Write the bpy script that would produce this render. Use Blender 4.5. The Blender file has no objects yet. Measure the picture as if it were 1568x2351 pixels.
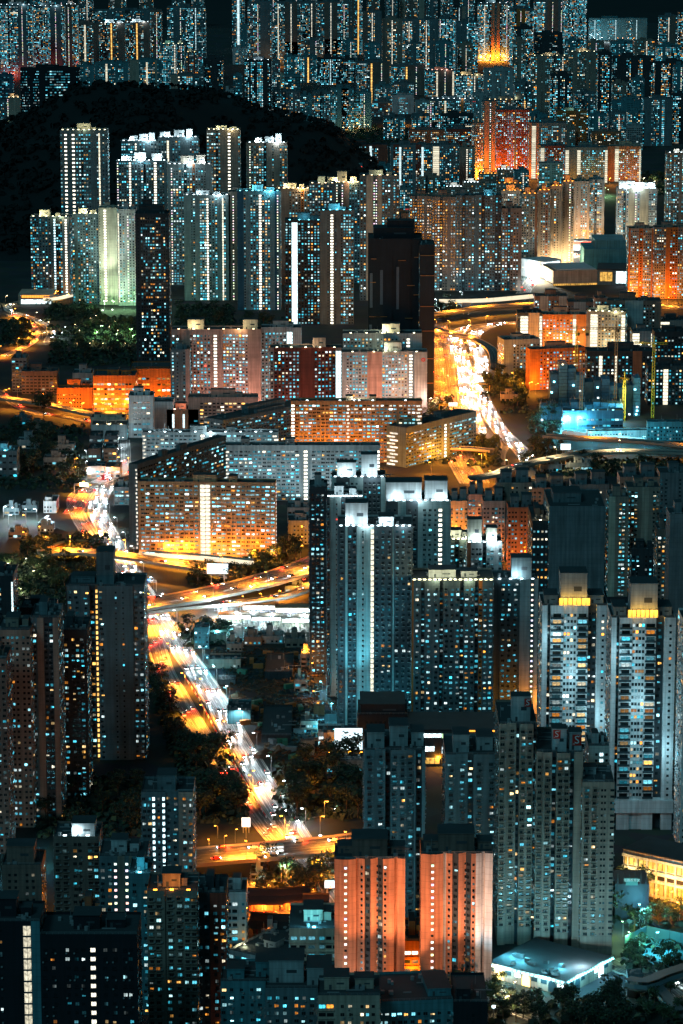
import bpy, math, random
import numpy as np
from mathutils import Vector, Matrix

# ------------------------------------------------------------------ camera, sky, city fill
rng = random.Random(7)
SC = bpy.context.scene
COL = SC.collection
H, F, CX, CY, HOR = 487.0, 7461.0, 784.0, 1175.5, -414.0     # camera height, focal length and centre in photo units, horizon row
TH = math.atan((CY - HOR) / F)
cam_d = bpy.data.cameras.new('camera'); cam = bpy.data.objects.new('camera', cam_d); COL.objects.link(cam)
cam.location = (0, 0, H); cam.rotation_euler = (math.pi / 2 - TH, 0, 0)
cam_d.sensor_fit = 'VERTICAL'; cam_d.angle = 2 * math.atan(CY / F)
cam_d.clip_start = 5; cam_d.clip_end = 40000
SC.camera = cam
SC.view_settings.view_transform = 'Standard'; SC.view_settings.look = 'None'
SC.view_settings.exposure = 0.3; SC.view_settings.gamma = 1

W = bpy.data.worlds.new('World'); SC.world = W; W.use_nodes = True
nt = W.node_tree; nt.nodes.clear()
sky = nt.nodes.new('ShaderNodeTexSky'); sky.sky_type = 'NISHITA'; sky.sun_disc = False
sky.sun_elevation = math.radians(-3); sky.sun_rotation = math.radians(200)
tint = nt.nodes.new('ShaderNodeMix'); tint.data_type = 'RGBA'; tint.blend_type = 'MIX'
tint.inputs[0].default_value = 0.85; tint.inputs[7].default_value = (0.14, 0.74, 1.0, 1)
bg = nt.nodes.new('ShaderNodeBackground'); bg.inputs[1].default_value = 0.066
wo = nt.nodes.new('ShaderNodeOutputWorld')
nt.links.new(sky.outputs[0], tint.inputs[6]); nt.links.new(tint.outputs[2], bg.inputs[0]); nt.links.new(bg.outputs[0], wo.inputs[0])

sun_d = bpy.data.lights.new('city_fill', 'SUN'); sun_d.energy = 0.34; sun_d.angle = math.radians(12); sun_d.color = (0.28, 0.82, 1.0)  # soft sun lamp added as city-glow fill on the facades
sun = bpy.data.objects.new('city_fill', sun_d); COL.objects.link(sun); sun.rotation_euler = (math.radians(48), 0, math.radians(-28))

cy = SC.cycles
cy.use_denoising = True
cy.max_bounces = 3; cy.diffuse_bounces = 1; cy.glossy_bounces = 1; cy.transmission_bounces = 1; cy.transparent_max_bounces = 4
cy.sample_clamp_indirect = 1.5; cy.sample_clamp_direct = 0
cy.caustics_reflective = False; cy.caustics_refractive = False
cy.use_light_tree = True
cy.use_adaptive_sampling = False

# ------------------------------------------------------------------ measuring helpers
cT, sT = math.cos(TH), math.sin(TH)
def ray(x, y):
    a, b = (x - CX) / F, -(y - CY) / F
    return Vector((a, cT + b * sT, -sT + b * cT))
def G(x, y, z=0.0):
    d = ray(x, y); t = (z - H) / d.z
    return Vector((d.x * t, d.y * t, z))
def depth_of(p): return p.y * cT + (H - p.z) * sT
def scale_at(p): return F / depth_of(p)
def ztop(x, y, Y):
    d = ray(x, y); return H + d.z / d.y * Y

# ------------------------------------------------------------------ materials
MATS = {}
def newmat(name):
    m = bpy.data.materials.new(name); m.use_nodes = True
    return m, m.node_tree, m.node_tree.nodes, m.node_tree.nodes['Principled BSDF']
def plain(name, col, rough=0.7, metal=0.0, emit=None, strength=0.0, noise=0.0, nscale=0.3, sample=True):
    if name in MATS: return MATS[name]
    m, t, n, b = newmat(name)
    b.inputs['Base Color'].default_value = (*col, 1); b.inputs['Roughness'].default_value = rough; b.inputs['Metallic'].default_value = metal
    if emit:
        b.inputs['Emission Color'].default_value = (*emit, 1); b.inputs['Emission Strength'].default_value = strength
        m.cycles.emission_sampling = 'AUTO' if sample else 'NONE'
    if noise:
        tc = n.new('ShaderNodeTexCoord'); no = n.new('ShaderNodeTexNoise'); no.inputs['Scale'].default_value = nscale; no.inputs['Detail'].default_value = 6
        mr = n.new('ShaderNodeMapRange'); mr.inputs[3].default_value = 1 - noise; mr.inputs[4].default_value = 1 + noise
        mx = n.new('ShaderNodeMix'); mx.data_type = 'RGBA'; mx.blend_type = 'MULTIPLY'; mx.inputs[0].default_value = 1
        mx.inputs[6].default_value = (*col, 1)
        t.links.new(tc.outputs['Object'], no.inputs['Vector']); t.links.new(no.outputs[0], mr.inputs[0])
        t.links.new(mr.outputs[0], mx.inputs[7]); t.links.new(mx.outputs[2], b.inputs['Base Color'])
    MATS[name] = m
    return m
def wall(name, col, floor=2.8):
    """painted concrete: blotches, rain streaks, a fine joint at each storey"""
    key = 'wall_' + name
    if key in MATS: return MATS[key]
    m, t, n, b = newmat(key); b.inputs['Roughness'].default_value = 0.8
    tc = n.new('ShaderNodeTexCoord'); L = t.links.new
    mp = n.new('ShaderNodeMapping'); mp.inputs['Scale'].default_value = (0.7, 0.7, 0.035)
    st = n.new('ShaderNodeTexNoise'); st.inputs['Scale'].default_value = 1.0; st.inputs['Detail'].default_value = 5
    L(tc.outputs['Object'], mp.inputs['Vector']); L(mp.outputs[0], st.inputs['Vector'])
    bl = n.new('ShaderNodeTexNoise'); bl.inputs['Scale'].default_value = 0.09; bl.inputs['Detail'].default_value = 4
    L(tc.outputs['Object'], bl.inputs['Vector'])
    sx = n.new('ShaderNodeSeparateXYZ'); L(tc.outputs['Object'], sx.inputs[0])
    md = n.new('ShaderNodeMath'); md.operation = 'MODULO'; md.inputs[1].default_value = floor; L(sx.outputs[2], md.inputs[0])
    lt = n.new('ShaderNodeMath'); lt.operation = 'LESS_THAN'; lt.inputs[1].default_value = 0.22; L(md.outputs[0], lt.inputs[0])
    a1 = n.new('ShaderNodeMapRange'); a1.inputs[1].default_value = .25; a1.inputs[2].default_value = .75; a1.inputs[3].default_value = .6; a1.inputs[4].default_value = 1.25; L(st.outputs[0], a1.inputs[0])
    a2 = n.new('ShaderNodeMapRange'); a2.inputs[1].default_value = .3; a2.inputs[2].default_value = .7; a2.inputs[3].default_value = .75; a2.inputs[4].default_value = 1.2; L(bl.outputs[0], a2.inputs[0])
    a3 = n.new('ShaderNodeMapRange'); a3.inputs[3].default_value = 1.0; a3.inputs[4].default_value = .8; L(lt.outputs[0], a3.inputs[0])
    m1 = n.new('ShaderNodeMath'); m1.operation = 'MULTIPLY'; L(a1.outputs[0], m1.inputs[0]); L(a2.outputs[0], m1.inputs[1])
    m2 = n.new('ShaderNodeMath'); m2.operation = 'MULTIPLY'; L(m1.outputs[0], m2.inputs[0]); L(a3.outputs[0], m2.inputs[1])
    mx = n.new('ShaderNodeMix'); mx.data_type = 'RGBA'; mx.blend_type = 'MULTIPLY'; mx.inputs[0].default_value = 1; mx.inputs[6].default_value = (*col, 1)
    L(m2.outputs[0], mx.inputs[7]); L(mx.outputs[2], b.inputs['Base Color'])
    MATS[key] = m
    return m
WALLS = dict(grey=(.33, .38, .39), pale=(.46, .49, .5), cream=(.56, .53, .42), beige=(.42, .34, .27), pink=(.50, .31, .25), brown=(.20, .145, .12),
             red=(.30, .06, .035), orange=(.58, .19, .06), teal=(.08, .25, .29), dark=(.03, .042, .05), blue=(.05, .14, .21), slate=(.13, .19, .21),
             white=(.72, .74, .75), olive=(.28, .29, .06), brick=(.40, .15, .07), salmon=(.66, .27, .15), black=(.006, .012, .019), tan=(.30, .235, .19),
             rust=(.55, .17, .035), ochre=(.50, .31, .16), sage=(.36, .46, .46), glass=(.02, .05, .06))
def wm(k): return wall(k, WALLS[k])
ROOF = plain('roof_felt', (.035, .045, .05), .9, noise=.4, nscale=.15)
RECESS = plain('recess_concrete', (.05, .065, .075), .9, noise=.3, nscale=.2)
def glow_mat(name, use_object):
    m, t, n, b = newmat(name); L = t.links.new
    b.inputs['Base Color'].default_value = (.012, .02, .024, 1); b.inputs['Roughness'].default_value = .18
    if use_object:
        s = n.new('ShaderNodeObjectInfo'); o = s.outputs['Color']
    else:
        s = n.new('ShaderNodeVertexColor'); s.layer_name = 'lit'; o = s.outputs['Color']
    # curtains and furniture break the light of a room up a little
    tc = n.new('ShaderNodeTexCoord'); no = n.new('ShaderNodeTexNoise'); no.inputs['Scale'].default_value = 1.3 if not use_object else 3.0
    L(tc.outputs['Object'], no.inputs['Vector'])
    mr = n.new('ShaderNodeMapRange'); mr.inputs[1].default_value = .3; mr.inputs[2].default_value = .7; mr.inputs[3].default_value = .35; mr.inputs[4].default_value = 1.5
    L(no.outputs[0], mr.inputs[0])
    b.inputs['Emission Strength'].default_value = 1
    L(o, b.inputs['Emission Color']); L(mr.outputs[0], b.inputs['Emission Strength'])
    m.cycles.emission_sampling = 'NONE'
    return m
PANE = glow_mat('window_glass', False)
PANE_O = glow_mat('window_glass_single', True)
FRAME = plain('window_frame', (.25, .27, .28), .5)
def lamp_mat(name, col, s): return plain(name, (.8, .8, .8), .4, emit=col, strength=s, sample=False)
TINT = dict(na=(1, .31, .022), wh=(.72, .93, 1), cy=(.16, .78, 1), ww=(1, .72, .36), ye=(1, .93, .55), rd=(1, .06, .02), gr=(.5, 1, .45), pk=(1, .55, .42), gl=(.86, 1, .78), fo=(1, .43, .2), to=(1, .20, .015))
def lampm(k, s=6.0): return lamp_mat('lamp_glass_%s_%d' % (dict(na='sodium', wh='white', cy='cyan', ww='warm', ye='yellow', rd='red', gr='green', pk='pink', gl='pale', fo='amber', to='deep_orange')[k], int(s)), TINT[k], s)

# ------------------------------------------------------------------ mesh helpers
class MB:
    def __init__(s): s.v = []; s.f = []; s.m = []; s.mats = []
    def mi(s, mat):
        if mat not in s.mats: s.mats.append(mat)
        return s.mats.index(mat)
    def poly(s, pts, mat):
        b = len(s.v); s.v += [tuple(p) for p in pts]; s.f.append(tuple(range(b, b + len(pts)))); s.m.append(s.mi(mat))
    def box(s, x0, y0, z0, x1, y1, z1, mat, top=None, bottom=True):
        b = len(s.v); s.v += [(x0, y0, z0), (x1, y0, z0), (x1, y1, z0), (x0, y1, z0), (x0, y0, z1), (x1, y0, z1), (x1, y1, z1), (x0, y1, z1)]
        k = s.mi(mat); kt = s.mi(top) if top else k
        for q in ((0, 1, 5, 4), (1, 2, 6, 5), (2, 3, 7, 6), (3, 0, 4, 7)): s.f.append(tuple(b + i for i in q)); s.m.append(k)
        s.f.append((b + 4, b + 5, b + 6, b + 7)); s.m.append(kt)
        if bottom: s.f.append((b + 3, b + 2, b + 1, b)); s.m.append(k)
    def bar(s, p, q, w, mat, h=None):
        """square bar between two points"""
        p, q = Vector(p), Vector(q); d = (q - p)
        if d.length < 1e-6: return
        d.normalize(); u = d.cross(Vector((0, 0, 1)))
        if u.length < 1e-3: u = Vector((1, 0, 0))
        u.normalize(); v = u.cross(d); h = h or w
        b = len(s.v)
        for c in (p, q):
            for a, e in ((-1, -1), (1, -1), (1, 1), (-1, 1)): s.v.append(tuple(c + u * a * w / 2 + v * e * h / 2))
        k = s.mi(mat)
        for f in ((0, 1, 5, 4), (1, 2, 6, 5), (2, 3, 7, 6), (3, 0, 4, 7), (4, 5, 6, 7), (3, 2, 1, 0)): s.f.append(tuple(b + i for i in f)); s.m.append(k)
    def cyl(s, c, r0, r1, z0, z1, mat, n=8, cap=True):
        b = len(s.v)
        for z, r in ((z0, r0), (z1, r1)):
            for i in range(n): a = 2 * math.pi * i / n; s.v.append((c[0] + r * math.cos(a), c[1] + r * math.sin(a), z))
        k = s.mi(mat)
        for i in range(n): j = (i + 1) % n; s.f.append((b + i, b + j, b + n + j, b + n + i)); s.m.append(k)
        if cap: s.f.append(tuple(b + n + i for i in range(n))); s.m.append(k)
    def mesh(s, name, smooth=False):
        me = bpy.data.meshes.new(name); me.from_pydata(s.v, [], s.f)
        for m in s.mats: me.materials.append(m)
        me.polygons.foreach_set('material_index', s.m)
        if smooth: me.polygons.foreach_set('use_smooth', [True] * len(s.f))
        me.update(); return me
    def build(s, name, parent=None, loc=None, rz=0.0, **tags):
        return link(name, s.mesh(name), parent, loc, rz, **tags)
def link(name, data, parent=None, loc=None, rz=0.0, label=None, cat=None, grp=None, kind=None):
    o = bpy.data.objects.new(name, data); COL.objects.link(o)
    if parent: o.parent = parent
    if loc is not None: o.location = loc
    if rz: o.rotation_euler = (0, 0, rz)
    if label: o['label'] = label
    if cat: o['category'] = cat
    if grp: o['group'] = grp
    if kind: o['kind'] = kind
    return o
def empty(name, loc, label, cat, grp=None, rz=0.0): return link(name, None, None, loc, rz, label, cat, grp)
NL = [0]
def point(loc, color, power, parent=None, radius=0.6):
    d = bpy.data.lights.new('lamp_light', 'POINT'); d.energy = power; d.color = color; d.shadow_soft_size = radius
    o = bpy.data.objects.new('lamp_light', d); COL.objects.link(o); o.location = loc
    if parent: o.parent = parent
    NL[0] += 1
    return o
def spot(loc, target, color, power, size=70, parent=None, radius=0.4, blend=.6):
    d = bpy.data.lights.new('lamp_beam', 'SPOT'); d.energy = power; d.color = color; d.shadow_soft_size = radius; d.spot_size = math.radians(size); d.spot_blend = blend
    o = bpy.data.objects.new('lamp_beam', d); COL.objects.link(o); o.location = loc
    o.rotation_euler = (Vector(target) - Vector(loc)).to_track_quat('-Z', 'Y').to_euler()
    if parent: o.parent = parent
    NL[0] += 1
    return o

# ------------------------------------------------------------------ lit windows
COOL = [(.03, .38, .52), (.06, .52, .70), (.12, .66, .86), (.22, .80, 1.0), (.45, .92, 1.0), (.80, 1, 1)]
WARM = [(1, .34, .04), (1, .48, .10), (1, .66, .28), (1, .88, .62)]
def room(r, lit, warm, gain=1.0):
    """the light of one room: (r,g,b), black when nobody is in"""
    q = r.random()
    if q > lit:
        if q < lit + .10: c = r.choice(COOL); k = .07 * gain; return (c[0] * k, c[1] * k, c[2] * k)
        return (0.0, 0.0, 0.0)
    c = r.choice(WARM) if r.random() < warm else r.choice(COOL)
    if r.random() < .002: c = (1, .08, .05)
    k = gain * min(3.6, math.exp(r.gauss(-.45, .85)))
    return (c[0] * k, c[1] * k, c[2] * k)
def quads_mesh(name, Q, mat):
    """Q rows: origin(3), u(2), w, h, colour(3); quads stand upright, centred on the origin"""
    n = len(Q); A = np.array(Q, dtype=np.float64).reshape(n, 10)
    o = A[:, :3]; u = np.zeros((n, 3)); u[:, :2] = A[:, 3:5]; w = A[:, 5:6]; h = A[:, 6:7]; c = A[:, 7:10]
    up = np.array([[0, 0, 1.0]])
    V = np.stack([o - u * w / 2 - up * h / 2, o + u * w / 2 - up * h / 2, o + u * w / 2 + up * h / 2, o - u * w / 2 + up * h / 2], 1).reshape(-1, 3)
    me = bpy.data.meshes.new(name)
    me.vertices.add(4 * n); me.vertices.foreach_set('co', V.ravel())
    me.loops.add(4 * n); me.loops.foreach_set('vertex_index', np.arange(4 * n, dtype=np.int32))
    me.polygons.add(n); me.polygons.foreach_set('loop_start', np.arange(0, 4 * n, 4, dtype=np.int32))
    at = me.color_attributes.new('lit', 'FLOAT_COLOR', 'POINT')
    cc = np.ones((n, 4, 4)); cc[:, :, :3] = c[:, None, :]
    at.data.foreach_set('color', cc.ravel())
    me.materials.append(mat); me.update(calc_edges=True)
    return me
def _unit_window():
    mb = MB()
    mb.poly([(-.5, 0, -.5), (.5, 0, -.5), (.5, 0, .5), (-.5, 0, .5)], PANE_O)
    for x0, z0, x1, z1 in ((-.54, -.56, .54, -.5), (-.54, .5, .54, .56), (-.54, -.5, -.5, .5), (.5, -.5, .54, .5), (-.025, -.5, .025, .5)):
        mb.box(x0, -.06, z0, x1, .0, z1, FRAME)
    return mb.mesh('window')
UNITW = _unit_window()

# style: cell width, window w, h, lit factor, gain, mode
STY = dict(w=(3.0, 1.55, 1.3, 1.0, 1.0), W=(2.7, 1.6, 1.3, 1.25, 1.1), h=(3.4, 2.6, 1.15, 1.2, 1.35), g=(2.8, 1.6, 1.4, 1.15, 1.0), r=(3.0, 1.55, 1.3, 1.0, 1.1),
           k=(3.0, 1.5, 1.3, 1.0, 1.0), m=(3.4, 1.7, 1.3, 1.0, 1.1), c=(5.2, 4.4, 2.0, 1.0, .55), n=(2.4, 1.3, 1.2, .8, 1.0), e=(1.9, 1.25, 1.5, 1.0, 1.0), q=(3.4, 2.9, 1.5, 1.0, .8))
BLD = []
def strips(pat, total):
    out = []; tot = 0
    for tk in pat.split():
        ch = tk[0]; rest = tk[1:]; a = b = 0.0
        if '@' in rest:
            rest, off = rest.split('@')
            if '>' in off: a, b = map(float, off.split('>'))
            else: a = b = float(off)
        w = float(rest) if rest else 1.0
        out.append([ch, w, a, b]); tot += w
    for s in out: s[1] *= total / tot
    return out
WALL2 = set('ruRo')
def make_building(label, x0, x1, yt, yb, front, wl, w2='brick', D=22.0, rot=0.0, R='w', L='w', lit=.34, warm=.22, fl=2.8, crown=None, pent=None, name='apartment_tower',
                  cat='apartment tower', grp=None, seed=None, gain=1.0, nwin=None, zb=0.0, base=0.0, stair='wh', pw=None, parapet=1.1, roofm=None, winlift=0.06, skipf=0, flood=None):
    r = random.Random(seed if seed is not None else int(x0 * 7919 + yt * 131 + yb))
    a = math.radians(rot)
    ref = G(x1 if rot > 0 else x0, yb, zb); S = scale_at(ref)
    Wd = (x1 - x0) / S / math.cos(a)
    hgt = ztop(x1 if rot > 0 else x0, yt, ref.y) - zb
    ex, ey = Vector((math.cos(a), -math.sin(a), 0)), Vector((math.sin(a), math.cos(a), 0))
    org = ref - ex * Wd if rot > 0 else ref
    root = empty(name, org, label, cat, grp, -a)
    A, B_ = wm(wl), wm(w2)
    near = S > 2.9; fine = .84 if S < 2.0 else 1.0
    mb = MB(); Q = []; big = []
    outline = []
    nf = max(1, int((hgt - parapet - 0.6 - base) / fl))
    def seg(p, q, ch, bottom=0.0):
        p, q = Vector((*p, 0)), Vector((*q, 0)); d = q - p; ln = d.length
        if ln < .02: return
        u = d / ln; nrm = Vector((u.y, -u.x, 0))
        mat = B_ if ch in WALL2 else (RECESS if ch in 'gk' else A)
        mb.poly([p + Vector((0, 0, bottom)), q + Vector((0, 0, bottom)), q + Vector((0, 0, hgt)), p + Vector((0, 0, hgt))], mat)
        if ch in 'buR': return
        o = nrm * winlift
        def put(c, z, w, h, col, par=True):
            Q.append((c.x + o.x, c.y + o.y, z, u.x, u.y, w, h, *col))
        if ch in STY:
            cw, ww, wh, lf, gn = STY[ch]
            if ch not in 'cqh': cw *= fine; ww *= fine
            n = max(1, round(ln / cw)); cell = ln / n; ww = min(ww, cell * .86)
            fav = [r.uniform(.45, 1.6) for _ in range(n)]
            for i in range(skipf, nf):
                z = base + fl * i + fl * .55
                run = None
                for k in range(n):
                    c = p + u * (cell * (k + .5 + (r.uniform(-.04, .04) if ch != 'c' else 0)))
                    col = run if (run and r.random() < .25) else room(r, lit * lf * fav[k] * (.9 if S < 2 else 1), warm, gn * gain)
                    run = col if sum(col) > .3 else None
                    if near and ch in 'wWkrmgh' and ww > 1.2:
                        f = r.choice((.25, .6, 1, 1, 1)); g2 = r.choice((.2, .7, 1, 1, 1))
                        hh = wh; dz = 0
                        if sum(col) > .3 and ch != 'h':                             # blinds and curtains leave part of a lit window
                            hh = wh * r.choice((1, 1, .85, .6, .45)); dz = (wh - hh) / 2 * r.choice((-1, 1))
                        sh = r.uniform(-.12, .12) * cell; wv = ww * r.uniform(.72, 1.08)
                        put(c + u * (sh - wv * .26), z + dz, wv * .46, hh, [v * f for v in col]); put(c + u * (sh + wv * .26), z + dz, wv * .46, hh * r.choice((1, 1, .7)), [v * g2 for v in col])
                    else:
                        put(c, z + r.uniform(-.05, .05), ww * r.uniform(.85, 1.0), wh, col)
                    if S > 3.3 and ch in 'wWkr' and ww > .9:                        # sill and air conditioner under a window
                        if r.random() < .6:
                            c0 = c - u * (ww / 2 + .1); c1 = c + u * (ww / 2 + .1); zz = z - wh / 2 - .2
                            b4 = [c0, c1, c1 + nrm * .3, c0 + nrm * .3]; lo = [v + Vector((0, 0, zz)) for v in b4]; hi = [v + Vector((0, 0, zz + .16)) for v in b4]
                            mb.poly([lo[3], lo[2], hi[2], hi[3]], A); mb.poly([hi[0], hi[3], hi[2], hi[1]], A); mb.poly([lo[0], lo[1], lo[2], lo[3]], A)
                        if r.random() < .4:
                            cc = c + u * r.choice((-.4, .4)) * ww + nrm * .3; mb.box(cc.x - .32, cc.y - .3, z - wh / 2 - .85, cc.x + .32, cc.y + .3, z - wh / 2 - .3, FRAME)
                    if ch == 'm':                                                   # bay: sill, hood and an air conditioner box
                        for zz, hh, pr in ((z - wh / 2 - .42, .36, .62), (z + wh / 2 + .06, .2, .5)):
                            c0 = c - u * (ww / 2 + .2); c1 = c + u * (ww / 2 + .2)
                            b4 = [c0, c1, c1 + nrm * pr, c0 + nrm * pr]
                            lo = [v + Vector((0, 0, zz)) for v in b4]; hi = [v + Vector((0, 0, zz + hh)) for v in b4]
                            mb.poly([lo[3], lo[2], hi[2], hi[3]], A); mb.poly([hi[0], hi[3], hi[2], hi[1]], A); mb.poly([lo[0], lo[3], hi[3], hi[0]], A); mb.poly([lo[2], lo[1], hi[1], hi[2]], A); mb.poly([lo[0], lo[1], lo[2], lo[3]], A)
                        if r.random() < .7:
                            cc = c + u * (ww / 2 + .55) + nrm * .3
                            mb.box(cc.x - .32, cc.y - .3, z - .75, cc.x + .32, cc.y + .3, z - .3, FRAME)
                if ch == 'c':                                                      # continuous balcony front
                    zz = base + fl * i
                    for za, zc, pr, mm in ((zz - .18, zz + .12, 1.15, A), (zz + .12, zz + 1.0, 1.1, B_)):
                        c0 = p + u * .15; c1 = q - u * .15
                        b4 = [c0 + nrm * .0, c1 + nrm * .0, c1 + nrm * pr, c0 + nrm * pr]
                        lo = [v + Vector((0, 0, za)) for v in b4]; hi = [v + Vector((0, 0, zc)) for v in b4]
                        mb.poly([lo[3], lo[2], hi[2], hi[3]], mm); mb.poly([hi[0], hi[3], hi[2], hi[1]], mm); mb.poly([lo[0], lo[3], hi[3], hi[0]], mm); mb.poly([lo[2], lo[1], hi[1], hi[2]], mm); mb.poly([lo[0], lo[1], lo[2], lo[3]], mm)
                if ch == 'q' and near:                                              # slab edge ledge
                    zz = base + fl * i
                    c0 = p; c1 = q; b4 = [c0, c1, c1 + nrm * .5, c0 + nrm * .5]
                    lo = [v + Vector((0, 0, zz)) for v in b4]; hi = [v + Vector((0, 0, zz + .5)) for v in b4]
                    mb.poly([lo[3], lo[2], hi[2], hi[3]], A); mb.poly([hi[0], hi[3], hi[2], hi[1]], A); mb.poly([lo[0], lo[1], lo[2], lo[3]], A)
            return
        mid = (p + q) / 2
        for i in range(skipf, nf):
            z = base + fl * i + fl * .55
            if ch == 'd':
                put(mid, z, .9, 1.0, room(r, lit * .25, warm, gain))
                if S > 3.3 and r.random() < .7: cc = mid + u * .2 + nrm * .3; mb.box(cc.x - .35, cc.y - .3, z - 1.15, cc.x + .35, cc.y + .3, z - .6, FRAME)
            elif ch == 'D':
                for s_ in (-1, 1): put(mid + u * s_ * ln * .22, z, .9, 1.0, room(r, lit * .15, warm, gain))
            elif ch == 'l': put(mid, z, min(1.1, ln * .8), 1.0, [v * r.uniform(1.2, 2.4) for v in (1, .93, .8)] if r.random() < .93 else (0, 0, 0))
            elif ch in 'st':
                c = (1, .93, .74) if ch == 's' else (.62, .93, 1)
                k = r.uniform(1.5, 3.4) * gain * (.55 if S < 2 else 1)
                put(mid, z, min(1.7 if S < 2 else 2.6, ln * .72), 1.6 if S >= 2 else 1.3, [v * k for v in c])
            elif ch == 'o': k = r.uniform(1.2, 2.2) * gain; put(mid, z, min(2.6, ln * .75), 1.7, (k, k * .55, k * .14))
            elif ch == 'S': k = r.uniform(1.0, 1.6) * gain * (.6 if S < 2 else 1); put(mid, z, ln * .92, fl * .84, (k, k * .92, k * .68))
            elif ch == 'T': k = r.uniform(1.3, 2.2) * gain * (.55 if S < 2 else 1); put(mid, z, ln * .9, fl * .95, (k * .72, k * .96, k))
            elif ch == 'z':                                                        # lit access stair: stepped white landings
                k = r.uniform(.8, 1.5) * gain; put(mid + u * ln * .12 * (1 if i % 2 else -1), z - .2, ln * .68, 1.35, (k, k * .95, k * .78))
    def side(pat, P0, du, dn, length):
        """P0 start, du along, dn inward"""
        sg = strips(pat, length); pos = 0.0; last = None; pts = []
        for ch, w, a0, b0 in sg:
            s_ = (P0[0] + du[0] * pos + dn[0] * a0, P0[1] + du[1] * pos + dn[1] * a0)
            e_ = (P0[0] + du[0] * (pos + w) + dn[0] * b0, P0[1] + du[1] * (pos + w) + dn[1] * b0)
            if last is not None and (abs(last[0] - s_[0]) + abs(last[1] - s_[1])) > .02: seg(last, s_, 'b'); pts.append(s_)
            elif last is None: pts.append(s_)
            seg(s_, e_, ch); pts.append(e_); last = e_; pos += w
        return pts
    f_p = side(front, (0, 0), (1, 0), (0, 1), Wd)
    r_p = side(R, (Wd, 0), (0, 1), (-1, 0), D)
    l_p = side(L, (0, D), (0, -1), (1, 0), D)
    if f_p[-1] != r_p[0]: seg(f_p[-1], r_p[0], 'b')
    seg(r_p[-1], l_p[0], 'b')
    if l_p[-1] != f_p[0]: seg(l_p[-1], f_p[0], 'b')
    ring = f_p + r_p + l_p
    cl = []
    for p_ in ring:
        if not cl or (abs(cl[-1][0] - p_[0]) + abs(cl[-1][1] - p_[1])) > .02: cl.append(p_)
    mb.poly([(p_[0], p_[1], hgt - parapet) for p_ in cl], roofm or ROOF)
    mb.build('wall', root)
    # windows: the largest ones become parts of their own, the rest is one part
    if Q:
        nw = nwin if nwin is not None else (60 if S > 3.3 else 0)
        idx = []
        if nw:
            cand = [i for i, q in enumerate(Q) if q[7] + q[8] + q[9] > .25 and q[4] < .7]
            cand.sort(key=lambda i: -Q[i][5] * Q[i][6] + r.random() * .5); idx = cand[:nw]
            for i in idx:
                q = Q[i]; o = link('window', UNITW, root, (q[0], q[1], q[2]), math.atan2(q[4], q[3]))
                o.scale = (q[5], 1, q[6]); o.color = (q[7], q[8], q[9], 1)
        s_ = set(idx); rest = [q for i, q in enumerate(Q) if i not in s_]
        if rest: link('window', quads_mesh('window', rest, PANE), root, kind='stuff')
    # roof: plant rooms, lamps
    z = hgt - parapet
    P = wm(pw) if pw else A
    if pent is None:
        pent = [(r.uniform(.2, .35), .35, r.uniform(.25, .4), .4, r.uniform(4, 7)), (r.uniform(.6, .7), .4, r.uniform(.12, .22), .3, r.uniform(2.5, 4))]
    for i, (fx, fy, fw, fd, ph) in enumerate(pent):
        pm = MB(); x_, y_ = fx * Wd, fy * D; w_, d_ = fw * Wd, fd * D
        pm.box(x_, y_, z, x_ + w_, y_ + d_, z + ph, P, top=ROOF, bottom=False)
        if w_ > 5:
            pm.box(x_ - .3, y_ - .3, z + ph, x_ + w_ + .3, y_ + d_ + .3, z + ph + .35, P, top=ROOF)
            pm.box(x_ + w_ * .2, y_ - .04, z + .1, x_ + w_ * .2 + 1.0, y_ + .1, z + 2.1, RECESS)
            pm.box(x_ + w_ * .5, y_ - .04, z + ph * .45, x_ + w_ * .8, y_ + .1, z + ph * .6, RECESS)
        pm.build('plant_room', root)
    if S > 2.3:                                                  # tanks, aerials, pipes and railings on the roof
        for _ in range(int((4 + Wd * .12) * (2 if S > 3.6 else 1))):
            x_, y_ = r.uniform(.06, .9) * Wd, r.uniform(.1, .85) * D; q_ = r.random(); rc = MB()
            if q_ < .4: rc.box(x_, y_, z, x_ + r.uniform(.8, 2), y_ + r.uniform(.8, 2), z + r.uniform(.6, 1.7), FRAME); rc.build('roof_tank', root)
            elif q_ < .6: rc.cyl((x_, y_), .8, .8, z, z + 1.6, FRAME, 9); rc.build('roof_tank', root)
            elif q_ < .8: rc.box(x_, y_, z, x_ + r.uniform(3, 8), y_ + .3, z + .4, FRAME); rc.build('pipe', root)
            else: rc.box(x_, y_, z, x_ + .12, y_ + .12, z + r.uniform(2.5, 6), FRAME); rc.build('aerial', root)
        if S > 3.6:
            rc = MB(); rc.box(.2, .15, hgt + .85, Wd - .2, .22, hgt + .93, FRAME); rc.box(.2, .15, hgt + .4, Wd - .2, .22, hgt + .46, FRAME)
            for k in range(int(Wd / 2.2) + 1): x_ = .2 + (Wd - .45) * k / max(1, int(Wd / 2.2)); rc.box(x_, .15, hgt - .05, x_ + .08, .22, hgt + .93, FRAME)
            rc.build('railing', root)
    if crown:
        ck, n, pwr = crown
        for i in range(n):
            x_ = Wd * (i + .5) / n
            off = 0.4
            lm = MB(); lm.box(x_ - .75, off, hgt + .02, x_ + .75, off + .5, hgt + .42, lampm(ck, 7)); lm.build('roof_lamp', root)
        m = max(1, n // 3)
        for i in range(m):
            point((Wd * (i + .5) / m, -2.2 if i % 2 else 1.4, hgt + 1.6), TINT[ck], pwr / m, root, .8)
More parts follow.
